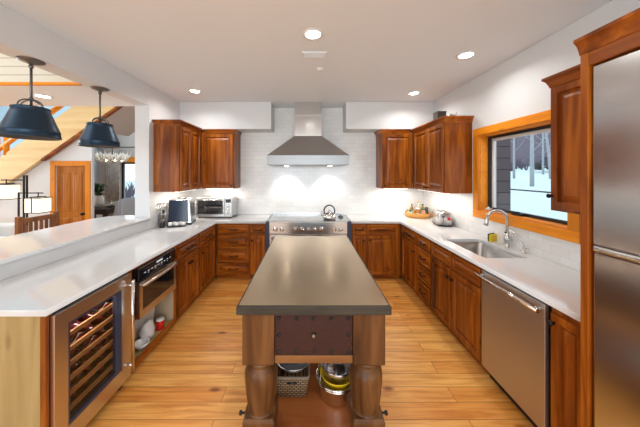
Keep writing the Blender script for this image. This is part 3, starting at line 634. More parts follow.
b = B(); b.tube([(0, 0, .055), (-.005, .01, .10), (-.03, .04, .16), (-.05, .065, .185), (-.07, .088, .188), (-.082, .10, .175)], .0055, 10); obj('spout', b, CHROME, t)
b = B(); b.tube([(-.086, .104, .172), (-.088, .106, .158)], .008, 10); obj('tip', b, BLACK, t)
b = B(); b.cyl((0, -.01, .045), (-.0, -.045, .05), .006, 10); obj('lever', b, CHROME, t)
t = thing('sponge', 'yellow and green sponge standing behind the sink', 'sponge', (1.985, 2.615, .9155), math.radians(25))
obj('foam', B().box(-.055, .055, -.018, .010, 0, .075), YEL, t, .006)
obj('scrub_pad', B().box(-.055, .055, .0105, .022, 0, .082), GREEN, t, .003)
t = thing('sill_dish', 'tiny white star-shaped dish on the window jamb sill', 'dish', (2.075, 2.80, wz0+j+.001))
b = B(); pr = [((.035 if i % 2 else .018)*math.cos(PI*i/5), (.035 if i % 2 else .018)*math.sin(PI*i/5)) for i in range(10)]
b.rings([[(x*.7, y*.7, 0) for x, y in pr], [(x*1.25, y*1.25, .022) for x, y in pr], [(x*1.1, y*1.1, .022) for x, y in pr], [(x*.5, y*.5, .006) for x, y in pr]]); obj('dish', b, CERAM, t)
b = B(); b.ball((0, 0, .026), .012, (1, 1, 1), 10, 6); obj('shell', b, CERAM, t)

# ------------------------------------------------------------------ toaster, tray
t = thing('toaster', 'brushed steel two slot toaster with red lever sticker', 'toaster', (1.90, 3.46, .9155), math.radians(-12))
b = B(); b.rings([[(x, y, z) for x, y in rrect(-.095*s_, .095*s_, -.15*s_, .15*s_, .03)] for s_, z in ((1, .02), (1, .165), (.97, .185), (.90, .195))]); obj('shell', b, STEEL, t)
obj('base', B().box(-.09, .09, -.145, .145, .003, .0195), BLACK, t, .004)
for xx in (-.035, .035): obj('slot', B().box(xx-.016, xx+.016, -.11, .11, .1955, .1965), BLACK, t)
obj('lever_track', B().box(-.030, -.024, -.1535, -.1505, .05, .15), BLACK, t)
obj('lever', B().box(-.045, -.009, -.175, -.154, .13, .145), BLACK, t, .003)
b = B(); b.lathe([(.021, 0), (.021, -.010), (.001, -.011)], (.045, -.151, .11), 16, 'y'); obj('dial', b, RED, t)
for xx in (-.07, .07):
    for yy in (-.12, .12): b = B(); b.lathe([(.010, 0), (.010, .0028)], (xx, yy, 0), 8); obj('foot', b, BLACK, t)
TX, TY = 1.825, 4.06
t = thing('serving_tray', 'round bamboo tray of oil bottles in the back corner', 'tray', (TX, TY, .9155))
b = B(); b.lathe([(.186, 0), (.19, .002), (.196, .085), (.189, .085), (.182, .010), (.001, .010)], (0, 0, 0), 36); o = obj('tray', b, BAMB, t)
def jar(name, label, cat, x, y, r, h, mat, capm, neck=.5, lab=None):
    q = thing(name, label, cat, (TX+x, TY+y, .927), 0, 'bottles on the bamboo tray')
    b = B(); b.lathe([(r*.9, 0), (r, .004), (r, h*.6), (r*.85, h*.68), (r*neck, h*.8), (r*neck, h*.9)], (0, 0, 0), 16); obj('jar_body', b, mat, q)
    b = B(); b.lathe([(r*neck*1.1, h*.9), (r*neck*1.1, h), (.001, h+.001)], (0, 0, 0), 14); obj('cap', b, capm, q)
    if lab: b = B(); b.lathe([(r*1.015, h*.15), (r*1.015, h*.5)], (0, 0, 0), 16, cap0=False, cap1=False); obj('sticker', b, lab, q)
jar('oil_bottle', 'tallest bottle on the tray, pale with an orange cap', 'bottle', .03, .02, .030, .25, flat('pale_bottle', (.55, .48, .36), .15), ORANGE, .4)
jar('oil_bottle', 'dark capped oil bottle at the rear of the tray', 'bottle', -.07, .06, .028, .20, AMBER, BLACK, .4, LABELM)
jar('oil_bottle', 'green olive oil bottle toward the toaster side of tray', 'bottle', .10, .03, .030, .20, OLIVE, BLACK, .5)
jar('spice_jar', 'amber spice jar in the front middle of tray', 'jar', -.04, -.10, .034, .15, AMBER, WHITEP, .85, LABELM)
jar('spice_jar', 'pink salt jar in front of the orange capped bottle', 'jar', .045, -.11, .034, .14, PINKS, BLACK, .85)
jar('spice_jar', 'dark green jar at the tray edge facing the toaster', 'jar', .125, -.05, .028, .16, BOTGREEN, PEWTER, .8)
t = thing('herb_sprig', 'little green herb in a white cup on the tray', 'plant', (TX-.13, TY+.0, .927), 0)
b = B(); b.lathe([(.026, 0), (.034, .08), (.030, .08), (.024, .01)], (0, 0, 0), 16); obj('cup', b, CERAM, t)
b = B()
for k in range(9):
    a = k*2.3; l = .05+.015*(k % 3); dx, dy = math.cos(a), math.sin(a)
    b._f([b.bm.verts.new(p) for p in ((0, 0, .07), (l*.6*dx-.012*dy, l*.6*dy+.012*dx, .10), (l*dx, l*dy, .125), (l*.6*dx+.012*dy, l*.6*dy-.012*dx, .105))])
obj('leaves', b, LEAFG, t)
# on top of the window wall cabinet
t = thing('wooden_box', 'small dark box standing on the window wall cabinet', 'box', (1.80, 3.33, 2.359))
obj('box', B().box(-.06, .06, -.06, .06, 0, .11), flat('dark_box_wood', (.06, .045, .03), .6), t, .006)
obj('lid', B().box(-.062, .062, -.062, .062, .1105, .125), BLACK, t, .004)
t = thing('metal_figurine', 'tiny bright metal ornament beside the dark box atop cabinet', 'ornament', (1.87, 3.14, 2.359))
b = B(); b.lathe([(.03, 0), (.03, .008), (.008, .012), (.008, .03)], (0, 0, 0), 14); obj('stand', b, PEWTER, t)
b = B(); b.tube([(-.06, 0, .03), (-.03, 0, .05), (.0, 0, .035), (.04, 0, .05), (.05, .0, .08)], [.004, .012, .016, .01, .003], 10); obj('bird_shape', b, CHROME, t)

# ------------------------------------------------------------------ toaster oven, coffee machine and neighbours
t = thing('toaster_oven', 'wide silver toaster oven in the back left corner', 'toaster oven', (-1.535, 3.955, .9155), math.radians(0))
b = B(); w, dp, h = .29, .30, .335
b.box(-w, w, .30, .31, .022, h); b.box(-w, w, 0, .30, h-.02, h); b.box(-w, w, 0, .30, .022, .05); b.box(-w, -w+.02, 0, .30, .05, h-.02); b.box(w-.115, w, 0, .30, .05, h-.02); obj('shell', b, STEEL_H, t, .006)
b = B(); b.box(-w+.021, w-.116, .28, .298, .051, h-.021); obj('oven_back', b, DARKST, t)
b = B(); [b.cyl((-w+.022, y, .16), (w-.117, y, .16), .003, 6) for y in (.04, .08, .12, .16, .20, .24)]; obj('rack', b, CHROME, t)
b = B(); b.box(-.20, .10, .05, .22, .165, .178); obj('baking_pan', b, STEEL, t, .004)
b = B(); b.box(-w+.005, -w+.03, -.015, -.001, .03, h-.005); b.box(w-.140, w-.118, -.015, -.001, .03, h-.005); b.box(-w+.03, w-.140, -.015, -.001, h-.05, h-.005); b.box(-w+.03, w-.140, -.015, -.001, .03, .065); dd = obj('door', b, STEEL_H, t)
obj('door_glass', B().box(-w+.031, w-.141, -.011, -.006, .066, h-.051), DGLASS, dd)
b = B(); b.tube([(-w+.05, -.014, h-.035), (-w+.05, -.045, h-.035), (w-.16, -.045, h-.035), (w-.16, -.014, h-.035)], .008, 10); obj('handle', b, CHROME, dd)
obj('display', B().box(w-.10, w-.015, -.004, -.0005, h-.085, h-.03), BGLASS, t)
for z in (.20, .145, .09):
    b = B(); b.lathe([(.022, 0), (.022, -.018), (.001, -.02)], (w-.057, -.001, z), 16, 'y'); obj('dial', b, CHROME, t)
for xx in (-.25, .25):
    for yy in (.04, .27): b = B(); b.lathe([(.014, 0), (.014, .0215)], (xx, yy, 0), 10); obj('foot', b, BLACK, t)
t = thing('coffee_machine', 'coffee machine with dark blue glossy front on the left worktop', 'coffee machine', (-1.81, 3.40, .9155), math.radians(14))
b = B(); b.hexa([(-.145, .02, .02), (.155, .02, .02), (.155, .34, .02), (-.145, .34, .02), (-.145, .06, .355), (.125, .06, .355), (.125, .34, .355), (-.145, .34, .355)]); obj('housing', b, STEEL, t, .008)
b = B(); b.hexa([(-.138, .004, .05), (.112, .004, .05), (.112, .019, .05), (-.138, .019, .05), (-.138, .044, .35), (.100, .044, .35), (.100, .058, .35), (-.138, .058, .35)]); obj('front_panel', b, SCREEN, t, .004)
obj('base_plate', B().box(-.15, .16, -.0, .345, .0, .0195), BLACK, t, .004)
b = B(); b.box(-.12, .10, -.11, -.002, .0, .018); dt = obj('drip_tray', b, BLACK, t, .004)
b = B(); b.tube([(.16, .10, .30), (.185, .09, .31), (.20, .08, .28), (.20, .07, .12)], .006, 8); obj('steam_wand', b, CHROME, t)
b = B(); b.lathe([(.06, .356), (.07, .365), (.07, .372), (.001, .374)], (0, .2, 0), 20); obj('lid', b, PEWTER, t)
b = B(); b.lathe([(.032, 0), (.034, .01), (.034, .055), (.030, .056), (.030, .012), (.001, .012)], (0, 0, 0), 16)
cupm = b; first = None
lbls = ['beside the wire rack', 'second from the wire rack', 'middle of the row', 'second from the oven side', 'nearest the oven']
for k in range(5):
    lab = 'small white espresso cup before the coffee machine, ' + lbls[k]
    if first is None:
        first = thing('espresso_cup', lab, 'cup', (0, 0, 0), 0, 'espresso cups'); obj('bowl', cupm, CERAM, first)
        b = B(); b.tube([(.033, 0, .045), (.05, 0, .043), (.052, 0, .025), (.034, 0, .018)], .004, 8); obj('handle', b, CERAM, first)
        o = first
    else: o = copy_tree(first)
    a = math.radians(14); lx = -.09+k*.042; ly = -.055 + (.02 if k % 2 else -.02)
    o.location = (-1.81+lx*math.cos(a)-ly*math.sin(a), 3.40+lx*math.sin(a)+ly*math.cos(a), .9155+.0185); o.rotation_euler = (0, 0, k*1.1); o.scale = (.72, .72, .72); tag(o, lab, 'cup', 'espresso cups')
t = thing('wire_rack', 'upright wire rack standing by the coffee machine and tiled wall', 'rack', (-2.025, 3.385, .9155), math.radians(10))
b = B()
for xx in (-.045, 0, .045):
    for yy in (-.04, .04): b.cyl((xx, yy, 0), (xx, yy, .32), .005, 8)
for z in (.015, .09, .165, .24, .315):
    for yy in (-.04, .04): b.cyl((-.045, yy, z), (.045, yy, z), .005, 8)
    for xx in (-.045, .045): b.cyl((xx, -.04, z), (xx, .04, z), .005, 8)
obj('wires', b, STEEL, t)
for k, z in enumerate((.021, .096, .171)):
    b = B(); b.lathe([(.018, 0), (.020, .002), (.022, .05), (.001, .05)], (0, 0, 0), 14); o = obj('coffee_pod_stack', b, [BLACK, PEWTER, BLACK][k]); o.location = (-2.025, 3.385, .9155+z); tag(o, f'dark capsule on the {["bottom", "second", "third"][k]} tier of the wire rack', 'capsule', 'capsules in the wire rack')
t = thing('bean_jar', 'dark grinder jar at the wire rack foot', 'jar', (-1.965, 3.27, .9155))
b = B(); b.lathe([(.032, 0), (.034, .004), (.034, .07), (.001, .071)], (0, 0, 0), 16); obj('jar_body', b, BLACK, t)
b = B(); b.lathe([(.036, .0715), (.036, .09), (.001, .091)], (0, 0, 0), 16); obj('lid', b, PEWTER, t)

# ------------------------------------------------------------------ range, kettle
t = thing('range_cooker', 'wide stainless steel range cooker below the hood', 'stove', (0, 0, 0))
RX0, RX1 = -.640, .650
obj('body', B().box(RX0, RX1, 3.69, YW-.02, .10, .905), NAVY, t)
b = B(); b.box(RX0, RX0+.052, 3.655, 3.689, .10, .915); b.box(RX1-.062, RX1, 3.655, 3.689, .10, .915); obj('side_trim', b, NAVY, t, .003)
b = B(); b.box(RX0+.053, RX1-.063, 3.640, 3.689, .735, .915); obj('control_panel', b, STEEL_H, t, .006)
ct = obj('cooktop', B().box(RX0+.01, RX1-.01, 3.69, YW-.021, .9055, .918), COOK, t, .003)
b = B(); b.box(RX0+.005, RX1-.005, YW-.045, YW-.0205, .9185, .945); obj('back_rail', b, STEEL_H, t, .003)
for x, y in ((-.42, 3.86), (-.42, 4.14), (0, 3.99), (.40, 3.86), (.40, 4.14)):
    b = B(); b.lathe([(.095, .9182), (.095, .9188), (.088, .9188), (.088, .9182)], (x, y, 0), 30, cap0=False, cap1=False); obj('burner_ring', b, STEEL, ct)
for px in (275.5, 282, 296, 302.3, 308.6, 315, 321.3, 334, 340.5):
    x = (px-CX)*3.64/FPX
    b = B(); b.lathe([(.036, 0), (.036, -.006), (.030, -.008), (.027, -.032), (.001, -.033)], (x, 3.640, .808), 18, 'y'); k = obj('knob', b, CHROME, t)
    b = B(); b.box(x-.006, x+.006, 3.590, 3.607, .785, .832); obj('grip', b, CHROME, k, .002)
for px in (302.3, 308.6, 315, 321.3):
    x = (px-CX)*3.64/FPX; b = B(); b.lathe([(.006, 0), (.006, -.003), (.001, -.0035)], (x, 3.640, .885), 8, 'y'); obj('indicator', b, BLACK, t)
b = B(); b.box(RX0+.055, .16, 3.645, 3.688, .20, .728); dd = obj('oven_door', b, STEEL_H, t, .006)
b = B(); b.cyl((RX0+.09, 3.60, .68), (.13, 3.60, .68), .014, 12); b.cyl((RX0+.12, 3.60, .68), (RX0+.12, 3.644, .68), .010, 10); b.cyl((.10, 3.60, .68), (.10, 3.644, .68), .010, 10); obj('handle', b, CHROME, dd)
b = B(); b.box(.165, RX1-.066, 3.645, 3.688, .20, .728); dd = obj('oven_door', b, STEEL_H, t, .006)
b = B(); b.cyl((.20, 3.60, .68), (RX1-.10, 3.60, .68), .014, 12); b.cyl((.22, 3.60, .68), (.22, 3.644, .68), .010, 10); b.cyl((RX1-.12, 3.60, .68), (RX1-.12, 3.644, .68), .010, 10); obj('handle', b, CHROME, dd)
obj('kick_plate', B().box(RX0+.01, RX1-.01, 3.70, 3.72, .002, .099), BLACK, t)
t = thing('tea_kettle', 'polished steel tea kettle with black arched handle on the range', 'kettle', (.335, 3.86, .919))
b = B(); b.lathe([(.085, 0), (.098, .006), (.105, .03), (.098, .065), (.075, .095), (.045, .11), (.04, .112)], (0, 0, 0), 28); obj('body', b, CHROME, t)
b = B(); b.lathe([(.042, .1125), (.03, .120), (.01, .124), (.008, .132), (.015, .142), (.010, .150), (.001, .152)], (0, 0, 0), 20); obj('lid', b, CHROME, t)
b = B(); b.tube([(-.085, 0, .055), (-.115, 0, .085), (-.135, 0, .115)], [.022, .016, .012], 12); obj('spout', b, CHROME, t)
b = B(); b.tube([(-.075, 0, .085)] + [(-.085*math.cos(a), 0, .125+.095*math.sin(a)) for a in [PI*i/14 for i in range(15)]] + [(.075, 0, .085)], .011, 10); obj('handle', b, BLACK, t)
t = thing('trivet', 'small black trivet on the corner of the range top', 'trivet', (.535, 4.02, .9185), .5)
b = B(); b.tube([(-.05, 0, .012), (.05, 0, .012)], .009, 8); b.tube([(0, -.05, .012), (0, .05, .012)], .009, 8); obj('cross_bars', b, BLACK, t)
b = B(); b.lathe([(.012, 0), (.014, .03), (.001, .034)], (0, 0, .01), 12); obj('knob', b, BLACK, t)

# ------------------------------------------------------------------ hood
t = thing('range_hood', 'stainless steel chimney hood above the range', 'range hood', (0, 0, 0))
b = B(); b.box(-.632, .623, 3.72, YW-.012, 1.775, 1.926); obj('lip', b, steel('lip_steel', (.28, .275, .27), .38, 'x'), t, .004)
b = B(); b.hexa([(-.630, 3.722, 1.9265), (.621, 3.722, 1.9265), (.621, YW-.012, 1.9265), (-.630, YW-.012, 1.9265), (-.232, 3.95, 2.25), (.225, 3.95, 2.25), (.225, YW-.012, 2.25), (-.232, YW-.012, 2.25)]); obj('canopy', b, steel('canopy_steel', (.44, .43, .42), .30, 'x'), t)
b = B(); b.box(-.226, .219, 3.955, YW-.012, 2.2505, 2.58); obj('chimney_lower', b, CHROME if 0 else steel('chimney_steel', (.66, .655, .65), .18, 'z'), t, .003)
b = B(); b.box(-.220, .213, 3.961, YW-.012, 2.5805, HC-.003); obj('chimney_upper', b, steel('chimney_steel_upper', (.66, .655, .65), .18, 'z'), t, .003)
b = B(); b.box(-.6, .59, 3.76, YW-.05, 1.768, 1.7745); obj('filter', b, DARKST, t)
for x in (-.36, .36):
    b = B(); b.lathe([(.035, 1.764), (.035, 1.7675), (.001, 1.7678)], (x, 4.05, 0), 16); l = obj('lamp', b, HALO, t)
    d_ = bpy.data.lights.new('hood_spot', 'SPOT'); d_.energy = 14; d_.spot_size = math.radians(95); d_.spot_blend = .7; d_.shadow_soft_size = .03; d_.color = (1, .95, .88)
    s_ = bpy.data.objects.new('hood_spot', d_); C.objects.link(s_); s_.parent = t; s_.location = (x, 4.05, 1.755); s_.rotation_euler = (math.radians(18), 0, 0)

# ------------------------------------------------------------------ island
t = thing('island_table', 'butcher style island with metal top and turned wooden legs', 'kitchen island', (.03, 0, 0))
IY0, IY1, IT = 1.364, 2.90, .90
ITZ = IT-.051
b = B(); b.box(-.437, .440, IY0, IY1, ITZ, IT-.003); obj('slab', b, IEDGE, t, .006)
b = B(); b.box(-.424, .427, IY0+.015, IY1-.012, IT-.0025, IT); obj('metal_sheet', b, ITOP, t)
def leg(cx, cy):
    b = B(); s_ = .0925
    b.box(cx-s_, cx+s_, cy-s_, cy+s_, .545, ITZ-.0005)
    b.rings([[(cx+q*x, cy+q*y, z) for x, y in ((-1, -1), (1, -1), (1, 1), (-1, 1))] for q, z in ((s_, .545), (.070, .525))], smooth=False)
    b.lathe([(.068, .530), (.074, .520), (.076, .510), (.066, .500), (.070, .490), (.092, .470), (.100, .440), (.100, .41), (.097, .375), (.094, .34), (.089, .305), (.084, .27), (.078, .235), (.080, .228), (.090, .222), (.094, .210)], (cx, cy, 0), 72)
    for v in b.bm.verts:
        dx, dy = v.co.x-cx, v.co.y-cy; r_ = math.hypot(dx, dy)
        if .26 < v.co.z < .46 and r_ < .105:
            w_ = 1-.09*(abs(math.sin(5*math.atan2(dy, dx)))**6)*min(1, (.475-v.co.z)/.05); v.co.x = cx+dx*w_; v.co.y = cy+dy*w_
    b.rings([[(cx+q*x, cy+q*y, z) for x, y in ((-1, -1), (1, -1), (1, 1), (-1, 1))] for q, z in ((.085, .225), (s_, .205), (s_, .03), (.075, .0))], smooth=False)
    l = obj('leg', b, POSTW, t, .004)
    return l
lx0, lx1 = -.3185, .3215
ly0, ly1 = 1.49, 2.76
for x in (lx0, lx1):
    for y in (ly0, ly1):
        l = leg(x, y)
        sg = -1 if x < 0 else 1
        bb = B(); bb.lathe([(.014, 0), (.014, .006), (.006, .010), (.006, .022), (.013, .028), (.013, .04), (.001, .044)], (x+sg*.0925, y, .18), 12, 'x')
        if sg < 0:
            for v in bb.bm.verts: v.co.x = 2*(x-.0925)-v.co.x
        obj('bolt', bb, IRON, l)
# drawer panel and rail at each end, aprons along the sides
for y, yy in ((1.43, -1), (2.82, 1)):
    obj('end_rail', B().box(lx0+.0935, lx1-.0935, y-.02, y+.02, .545, .590), RAILW, t, .003)
    p = obj('drawer_front', B().box(lx0+.0935, lx1-.0935, y-.017, y+.017, .592, ITZ-.001), MLEATH, t, .003)
    yf = y+yy*.017; xa, xb, za, zb = lx0+.118, lx1-.118, .610, .805
    for x, z in [(xa+(xb-xa)*k/4, zz) for k in range(5) for zz in (za, zb)] + [(xa, (za+zb)/2), (xb, (za+zb)/2)]:
        b = B(); b.ball((x, yf, z), .0115, (1, .7, 1), 10, 6); obj('stud', b, IRON, p)
    b = B(); b.ball((0, 0, 0), .016, (1, .9, 1), 12, 8); o = obj('knob', b, flat('aged_brass', (.20, .17, .11), .4, .9), p); o.location = ((xa+xb)/2+.0, yf+yy*.008, (za+zb)/2)
for x in (lx0, lx1): obj('apron', B().box(x-.02, x+.02, ly0+.0935, ly1-.0935, .56, ITZ-.001), RAILW, t, .003)
obj('shelf', B().box(lx0-.06, lx1+.06, ly0-.04, ly1+.04, .090, .115), SHELFW, t, .003).location = (0, 0, 0)
# things on the shelf
SZ = .1155
t = thing('wicker_basket', 'grey brown wicker basket on the island shelf', 'basket', (-.112, 1.785, SZ))
def rsq(hx, hy, z, r=.02): return [(x, y, z) for x, y in rrect(-hx, hx, -hy, hy, r, 4)]
b = B(); b.rings([rsq(.10, .12, 0), rsq(.120, .14, .140), rsq(.110, .13, .140), rsq(.09, .11, .01)]); obj('weave', b, WICK, t)
b = B(); b.tube([(x, y, z) for x, y, z in rsq(.116, .136, .143)], .009, 8, closed=True); obj('rim', b, flat('wicker_rim', (.22, .16, .11), .7), t)
b = B(); b.tube([(-.035, -.1345, .110), (.035, -.1345, .110)], .010, 8); obj('handle_hole', b, BLACK, t)
t = thing('enamel_bowl', 'speckled enamel bowl resting on the wicker basket', 'bowl', (-.105, 1.77, SZ+.130), 0)
b = B(); b.lathe([(.06, 0), (.09, .02), (.118, .055), (.126, .062), (.126, .066), (.112, .056), (.085, .025), (.001, .008)], (0, 0, 0), 30); obj('shell', b, flat('speckled_enamel', (.22, .23, .25), .3, var=.8, bscale=120), t)
b = B(); b.lathe([(.124, .062), (.130, .064), (.130, .070), (.124, .070)], (0, 0, 0), 30, cap0=False, cap1=False); obj('rim', b, STEEL, t)
PX, PY = .195, 1.70
t = thing('stock_pot', 'large steel pot on the island shelf holding two bowls', 'pot', (PX, PY, SZ))
b = B(); b.lathe([(.10, 0), (.115, .006), (.120, .02), (.126, .09), (.140, .125), (.140, .129), (.135, .127), (.121, .09), (.115, .03), (.001, .012)], (0, 0, 0), 36); obj('pot_body', b, CHROME, t)
b = B(); b.tube([(.140*math.cos(a), .140*math.sin(a), .129) for a in [2*PI*i/36 for i in range(36)]], .006, 8, closed=True); obj('rim', b, CHROME, t)
b = B(); b.tube([(.1375*math.cos(a), .1375*math.sin(a), .112) for a in [2*PI*i/36 for i in range(36)]], .003, 6, closed=True); obj('bead', b, CHROME, t)
t = thing('mixing_bowl', 'yellow bowl nested inside the large steel pot', 'bowl', (PX+.006, PY+.0, SZ+.050))
b = B(); b.lathe([(.05, 0), (.085, .03), (.108, .085), (.119, .10), (.114, .10), (.104, .085), (.08, .03), (.001, .008)], (0, 0, 0), 32); obj('bowl_body', b, YEL, t)
t = thing('mixing_bowl', 'steel mixing bowl stacked on top of the yellow bowl', 'bowl', (PX+.010, PY+.004, SZ+.100))
b = B(); b.lathe([(.04, 0), (.07, .016), (.094, .045), (.108, .08), (.120, .108), (.116, .110), (.104, .08), (.09, .045), (.067, .02), (.001, .007)], (0, 0, 0), 32); obj('bowl_body', b, STEEL, t)
b = B(); b.tube([(.118*math.cos(a), .118*math.sin(a), .109) for a in [2*PI*i/36 for i in range(36)]], .004, 6, closed=True); obj('rolled_rim', b, CHROME, t)

# ------------------------------------------------------------------ ceiling fittings
def downlight(label, px, py, zc, power=LAMP, X=None, Y=None):
    if X is None:
        Y = (zc-EYE)*FPX/(CY-py); X = (px-CX)*Y/FPX
    q = thing('recessed_light', label, 'ceiling light', (X, Y, zc-.001), 0, 'recessed ceiling lights')
    b = B(); b.lathe([(.062, 0), (.085, 0), (.083, -.006), (.066, -.008), (.062, -.004)], (0, 0, 0), 28, cap0=False, cap1=False); obj('trim_ring', b, WHITEP, q)
    b = B(); b.lathe([(.061, -.001), (.061, -.004), (.001, -.0045)], (0, 0, 0), 24); obj('lens', b, LENS, q)
    area('downlight_lamp', (0, 0, -.012), (0, 0, 0), .13, .13, power, (1, .985, .96), q, 'DISK', math.radians(150))
    return q
downlight('recessed ceiling light in the middle, nearest above the island', 313, 34, HC)
downlight('recessed ceiling light above the sink side', 466, 55, HC)
downlight('recessed ceiling light by the left wall cabinets', 195, 91, HC)
downlight('recessed ceiling light by the back wall cabinet right of hood', 414, 93, HC)
downlight('added recessed light out of view behind the camera, on the bar side', 0, 0, HC, LAMP, -.2, -1.0)  # this and the next are unseen lamps added for extra room light
downlight('added recessed light out of view behind the camera, on the refrigerator side', 0, 0, HC, LAMP, 1.0, -.6)
downlight('recessed ceiling light under the bridge near the first pendant', 43, 96, 2.539, 6)
t = thing('ceiling_vent', 'flat white vent cover on the ceiling', 'vent', (.06, 2.37, HC-.001))
obj('cover', B().box(-.12, .12, -.055, .055, -.012, 0), CEILM, t, .004)
b = B(); [b.box(-.10, .10, y, y+.004, -.0145, -.0122) for y in (-.04, -.024, -.008, .008, .024, .04)]; obj('louvres', b, CEILM, t)
t = thing('smoke_detector', 'small round white detector on the ceiling', 'smoke detector', (.13, 2.69, HC-.001))
b = B(); b.lathe([(.038, 0), (.038, -.012), (.028, -.022), (.001, -.024)], (0, 0, 0), 20); obj('cover', b, WHITEP, t)
b = B(); b.lathe([(.008, -.0235), (.006, -.028), (.001, -.029)], (0, 0, 0), 10); obj('sensor', b, GREYP, t)
# pendants over the bar
def pendant(label, Y, s=1.0):
    t = thing('pendant_light', label, 'pendant lamp', (-2.19, Y, 2.539), 0, 'pendants over the bar')
    b = B(); b.lathe([(.080, 0), (.080, -.006), (.064, -.014), (.030, -.022), (.020, -.030), (.012, -.036)], (0, 0, 0), 28); obj('canopy', b, PEWTER, t)
    b = B(); b.cyl((0, 0, -.03), (0, 0, -.366), .0085, 10); b.ball((0, 0, -.05), .016, (1, 1, 1), 12, 8); b.ball((0, 0, -.305), .016, (1, 1, 1), 12, 8); obj('stem', b, PEWTER, t)
    for a in (0, PI/2):
        b = B(); b.tube([(.092*math.cos(q)*math.cos(a), .092*math.cos(q)*math.sin(a), -.373+.062*math.sin(q)) for q in [PI*i/14 for i in range(15)]], .0055, 8); obj('yoke', b, PEWTER, t)
    b = B(); K = .73; zf = lambda z: -.612+(z+.612)*.86; prof = [(.140, -.333), (.150, -.336), (.153, -.345), (.148, -.355), (.150, -.362), (.152, -.375), (.160, -.39), (.225, -.545), (.229, -.552), (.230, -.560), (.226, -.568), (.234, -.600), (.237, -.606), (.236, -.612)]
    prof = [(r*K, zf(z)) for r, z in prof]; inner = [(.232, -.610), (.222, -.56), (.155, -.392), (.143, -.345), (.10, -.338)]; inner = [(r*K, zf(z)) for r, z in inner]
    b.lathe(prof, (0, 0, 0), 48, cap0=False, cap1=False); b.lathe([(.001, zf(-.329)), (.140*K, zf(-.333))], (0, 0, 0), 48, cap0=False, cap1=False); sh = obj('shade', b, PEND, t)
    b = B(); b.lathe([(.2358*K, -.612)]+inner+[(.001, zf(-.337))], (0, 0, 0), 48, cap0=False, cap1=False); obj('shade_lining', b, PINT, sh)
    b = B(); b.cyl((0, 0, -.377), (0, 0, -.43), .02, 12); obj('socket', b, BLACK, t)
    b = B(); b.ball((0, 0, -.468), .04, (1, 1, 1.1), 16, 10); obj('bulb', b, flat('frosted_bulb', (.7, .68, .62), .4), t)
pendant('dark blue metal dome pendant hanging nearer the camera over the bar', 1.92)
pendant('dark blue metal dome pendant hanging nearer the white pillar', 2.555)

# ------------------------------------------------------------------ beyond the bar
def bar_stool(label, x, y):
    t = thing('bar_stool', label, 'bar stool', (x, y, 0))
    for yy in (-.20, .20):
        b = B(); b.box(-.022, .022, yy-.022, yy+.022, 0, 1.165); obj('back_post', b, STOOLW, t, .005)
        b = B(); b.box(.34, .384, yy-.022, yy+.022, 0, .64); obj('leg', b, STOOLW, t, .005)
        b = B(); b.box(.022, .34, yy-.012, yy+.012, .25, .28); obj('stretcher', b, STOOLW, t)
    b = B(); b.box(-.03, .40, -.23, .23, .641, .68); obj('seat', b, STOOLW, t, .01)
    b = B(); b.box(-.016, .016, -.178, .178, 1.085, 1.140); obj('crest_rail', b, STOOLW, t, .005)
    b = B(); b.box(-.014, .014, -.178, .178, .80, .835); obj('lower_rail', b, STOOLW, t, .004)
    for k in range(6): b = B(); yy = -.14+k*.056; b.box(-.008, .008, yy-.014, yy+.014, .836, 1.084); obj('slat', b, STOOLW, t)
    b = B(); b.box(.35, .374, -.178, .178, .20, .24); obj('foot_rail', b, STOOLW, t)
bar_stool('dark wooden slat back bar stool drawn up to the raised bar', -3.20, 2.885)
t = thing('floor_lamp', 'iron floor lamp with two square paper lantern shades', 'floor lamp', (-5.03, 4.30, 0))
b = B(); b.box(-.20, .20, -.15, .15, .0, .03); obj('base', b, IRON, t, .004)
b = B(); b.box(-.012, .006, -.012, .012, .03, 1.61); b.box(.042, .060, -.012, .012, .03, 1.61); b.box(.0062, .0418, -.012, .012, 1.59, 1.61); obj('post', b, IRON, t)
b = B(); b.box(-.105, -.085, -.01, .01, .03, 1.31); obj('side_post', b, IRON, t)
b = B(); b.box(-.40, -.0125, -.011, .011, 1.515, 1.535); a1 = obj('arm', b, IRON, t)
b = B(); b.box(-.0845, .31, .0125, .030, 1.285, 1.303); a2 = obj('arm', b, IRON, t)
for cx, cz, ar in ((-.315, 1.32, a1), (.250, 1.085, a2)):
    b = B(); b.box(cx-.125, cx+.125, -.10, .10, cz-.125, cz+.125); s = obj('lamp_shade', b, SHADEM, t)
    b = B()
    for z in (cz-.128, cz+.128):
        b.box(cx-.133, cx+.133, -.112, -.101, z-.006, z+.006); b.box(cx-.133, cx+.133, .101, .112, z-.006, z+.006); b.box(cx-.137, cx-.126, -.112, .112, z-.006, z+.006); b.box(cx+.126, cx+.137, -.112, .112, z-.006, z+.006)
    b.box(cx-.006, cx+.006, -.110, -.101, cz-.125, cz+.125)
    b.box(cx-.07, cx+.07, -.07, .07, cz+.1345, cz+.15); b.cyl((cx, 0, cz+.145), (cx, 0, cz+.225), .008); obj('shade_frame', b, IRON, s)
t = thing('sofa', 'pale grey upholstered sofa behind the raised bar', 'sofa', (-5.55, 3.75, 0))
obj('base', B().box(-1.2, .70, -.45, .45, .06, .40), FABW, t, .04, 3)
obj('backrest', B().box(-1.2, .70, .25, .48, .401, .80), FABW, t, .06, 3)
obj('arm', B().box(.50, .70, -.45, .249, .401, .62), FABW, t, .05, 3)
for k in range(2): obj('seat_cushion', B().box(-1.15+k*.82, -.35+k*.82, -.43, .24, .402, .52), FABW, t, .04, 3)
for xx in (-1.1, .6):
    for yy in (-.38, .38): obj('foot', B().box(xx-.03, xx+.03, yy-.03, yy+.03, 0, .059), DARKT, t)
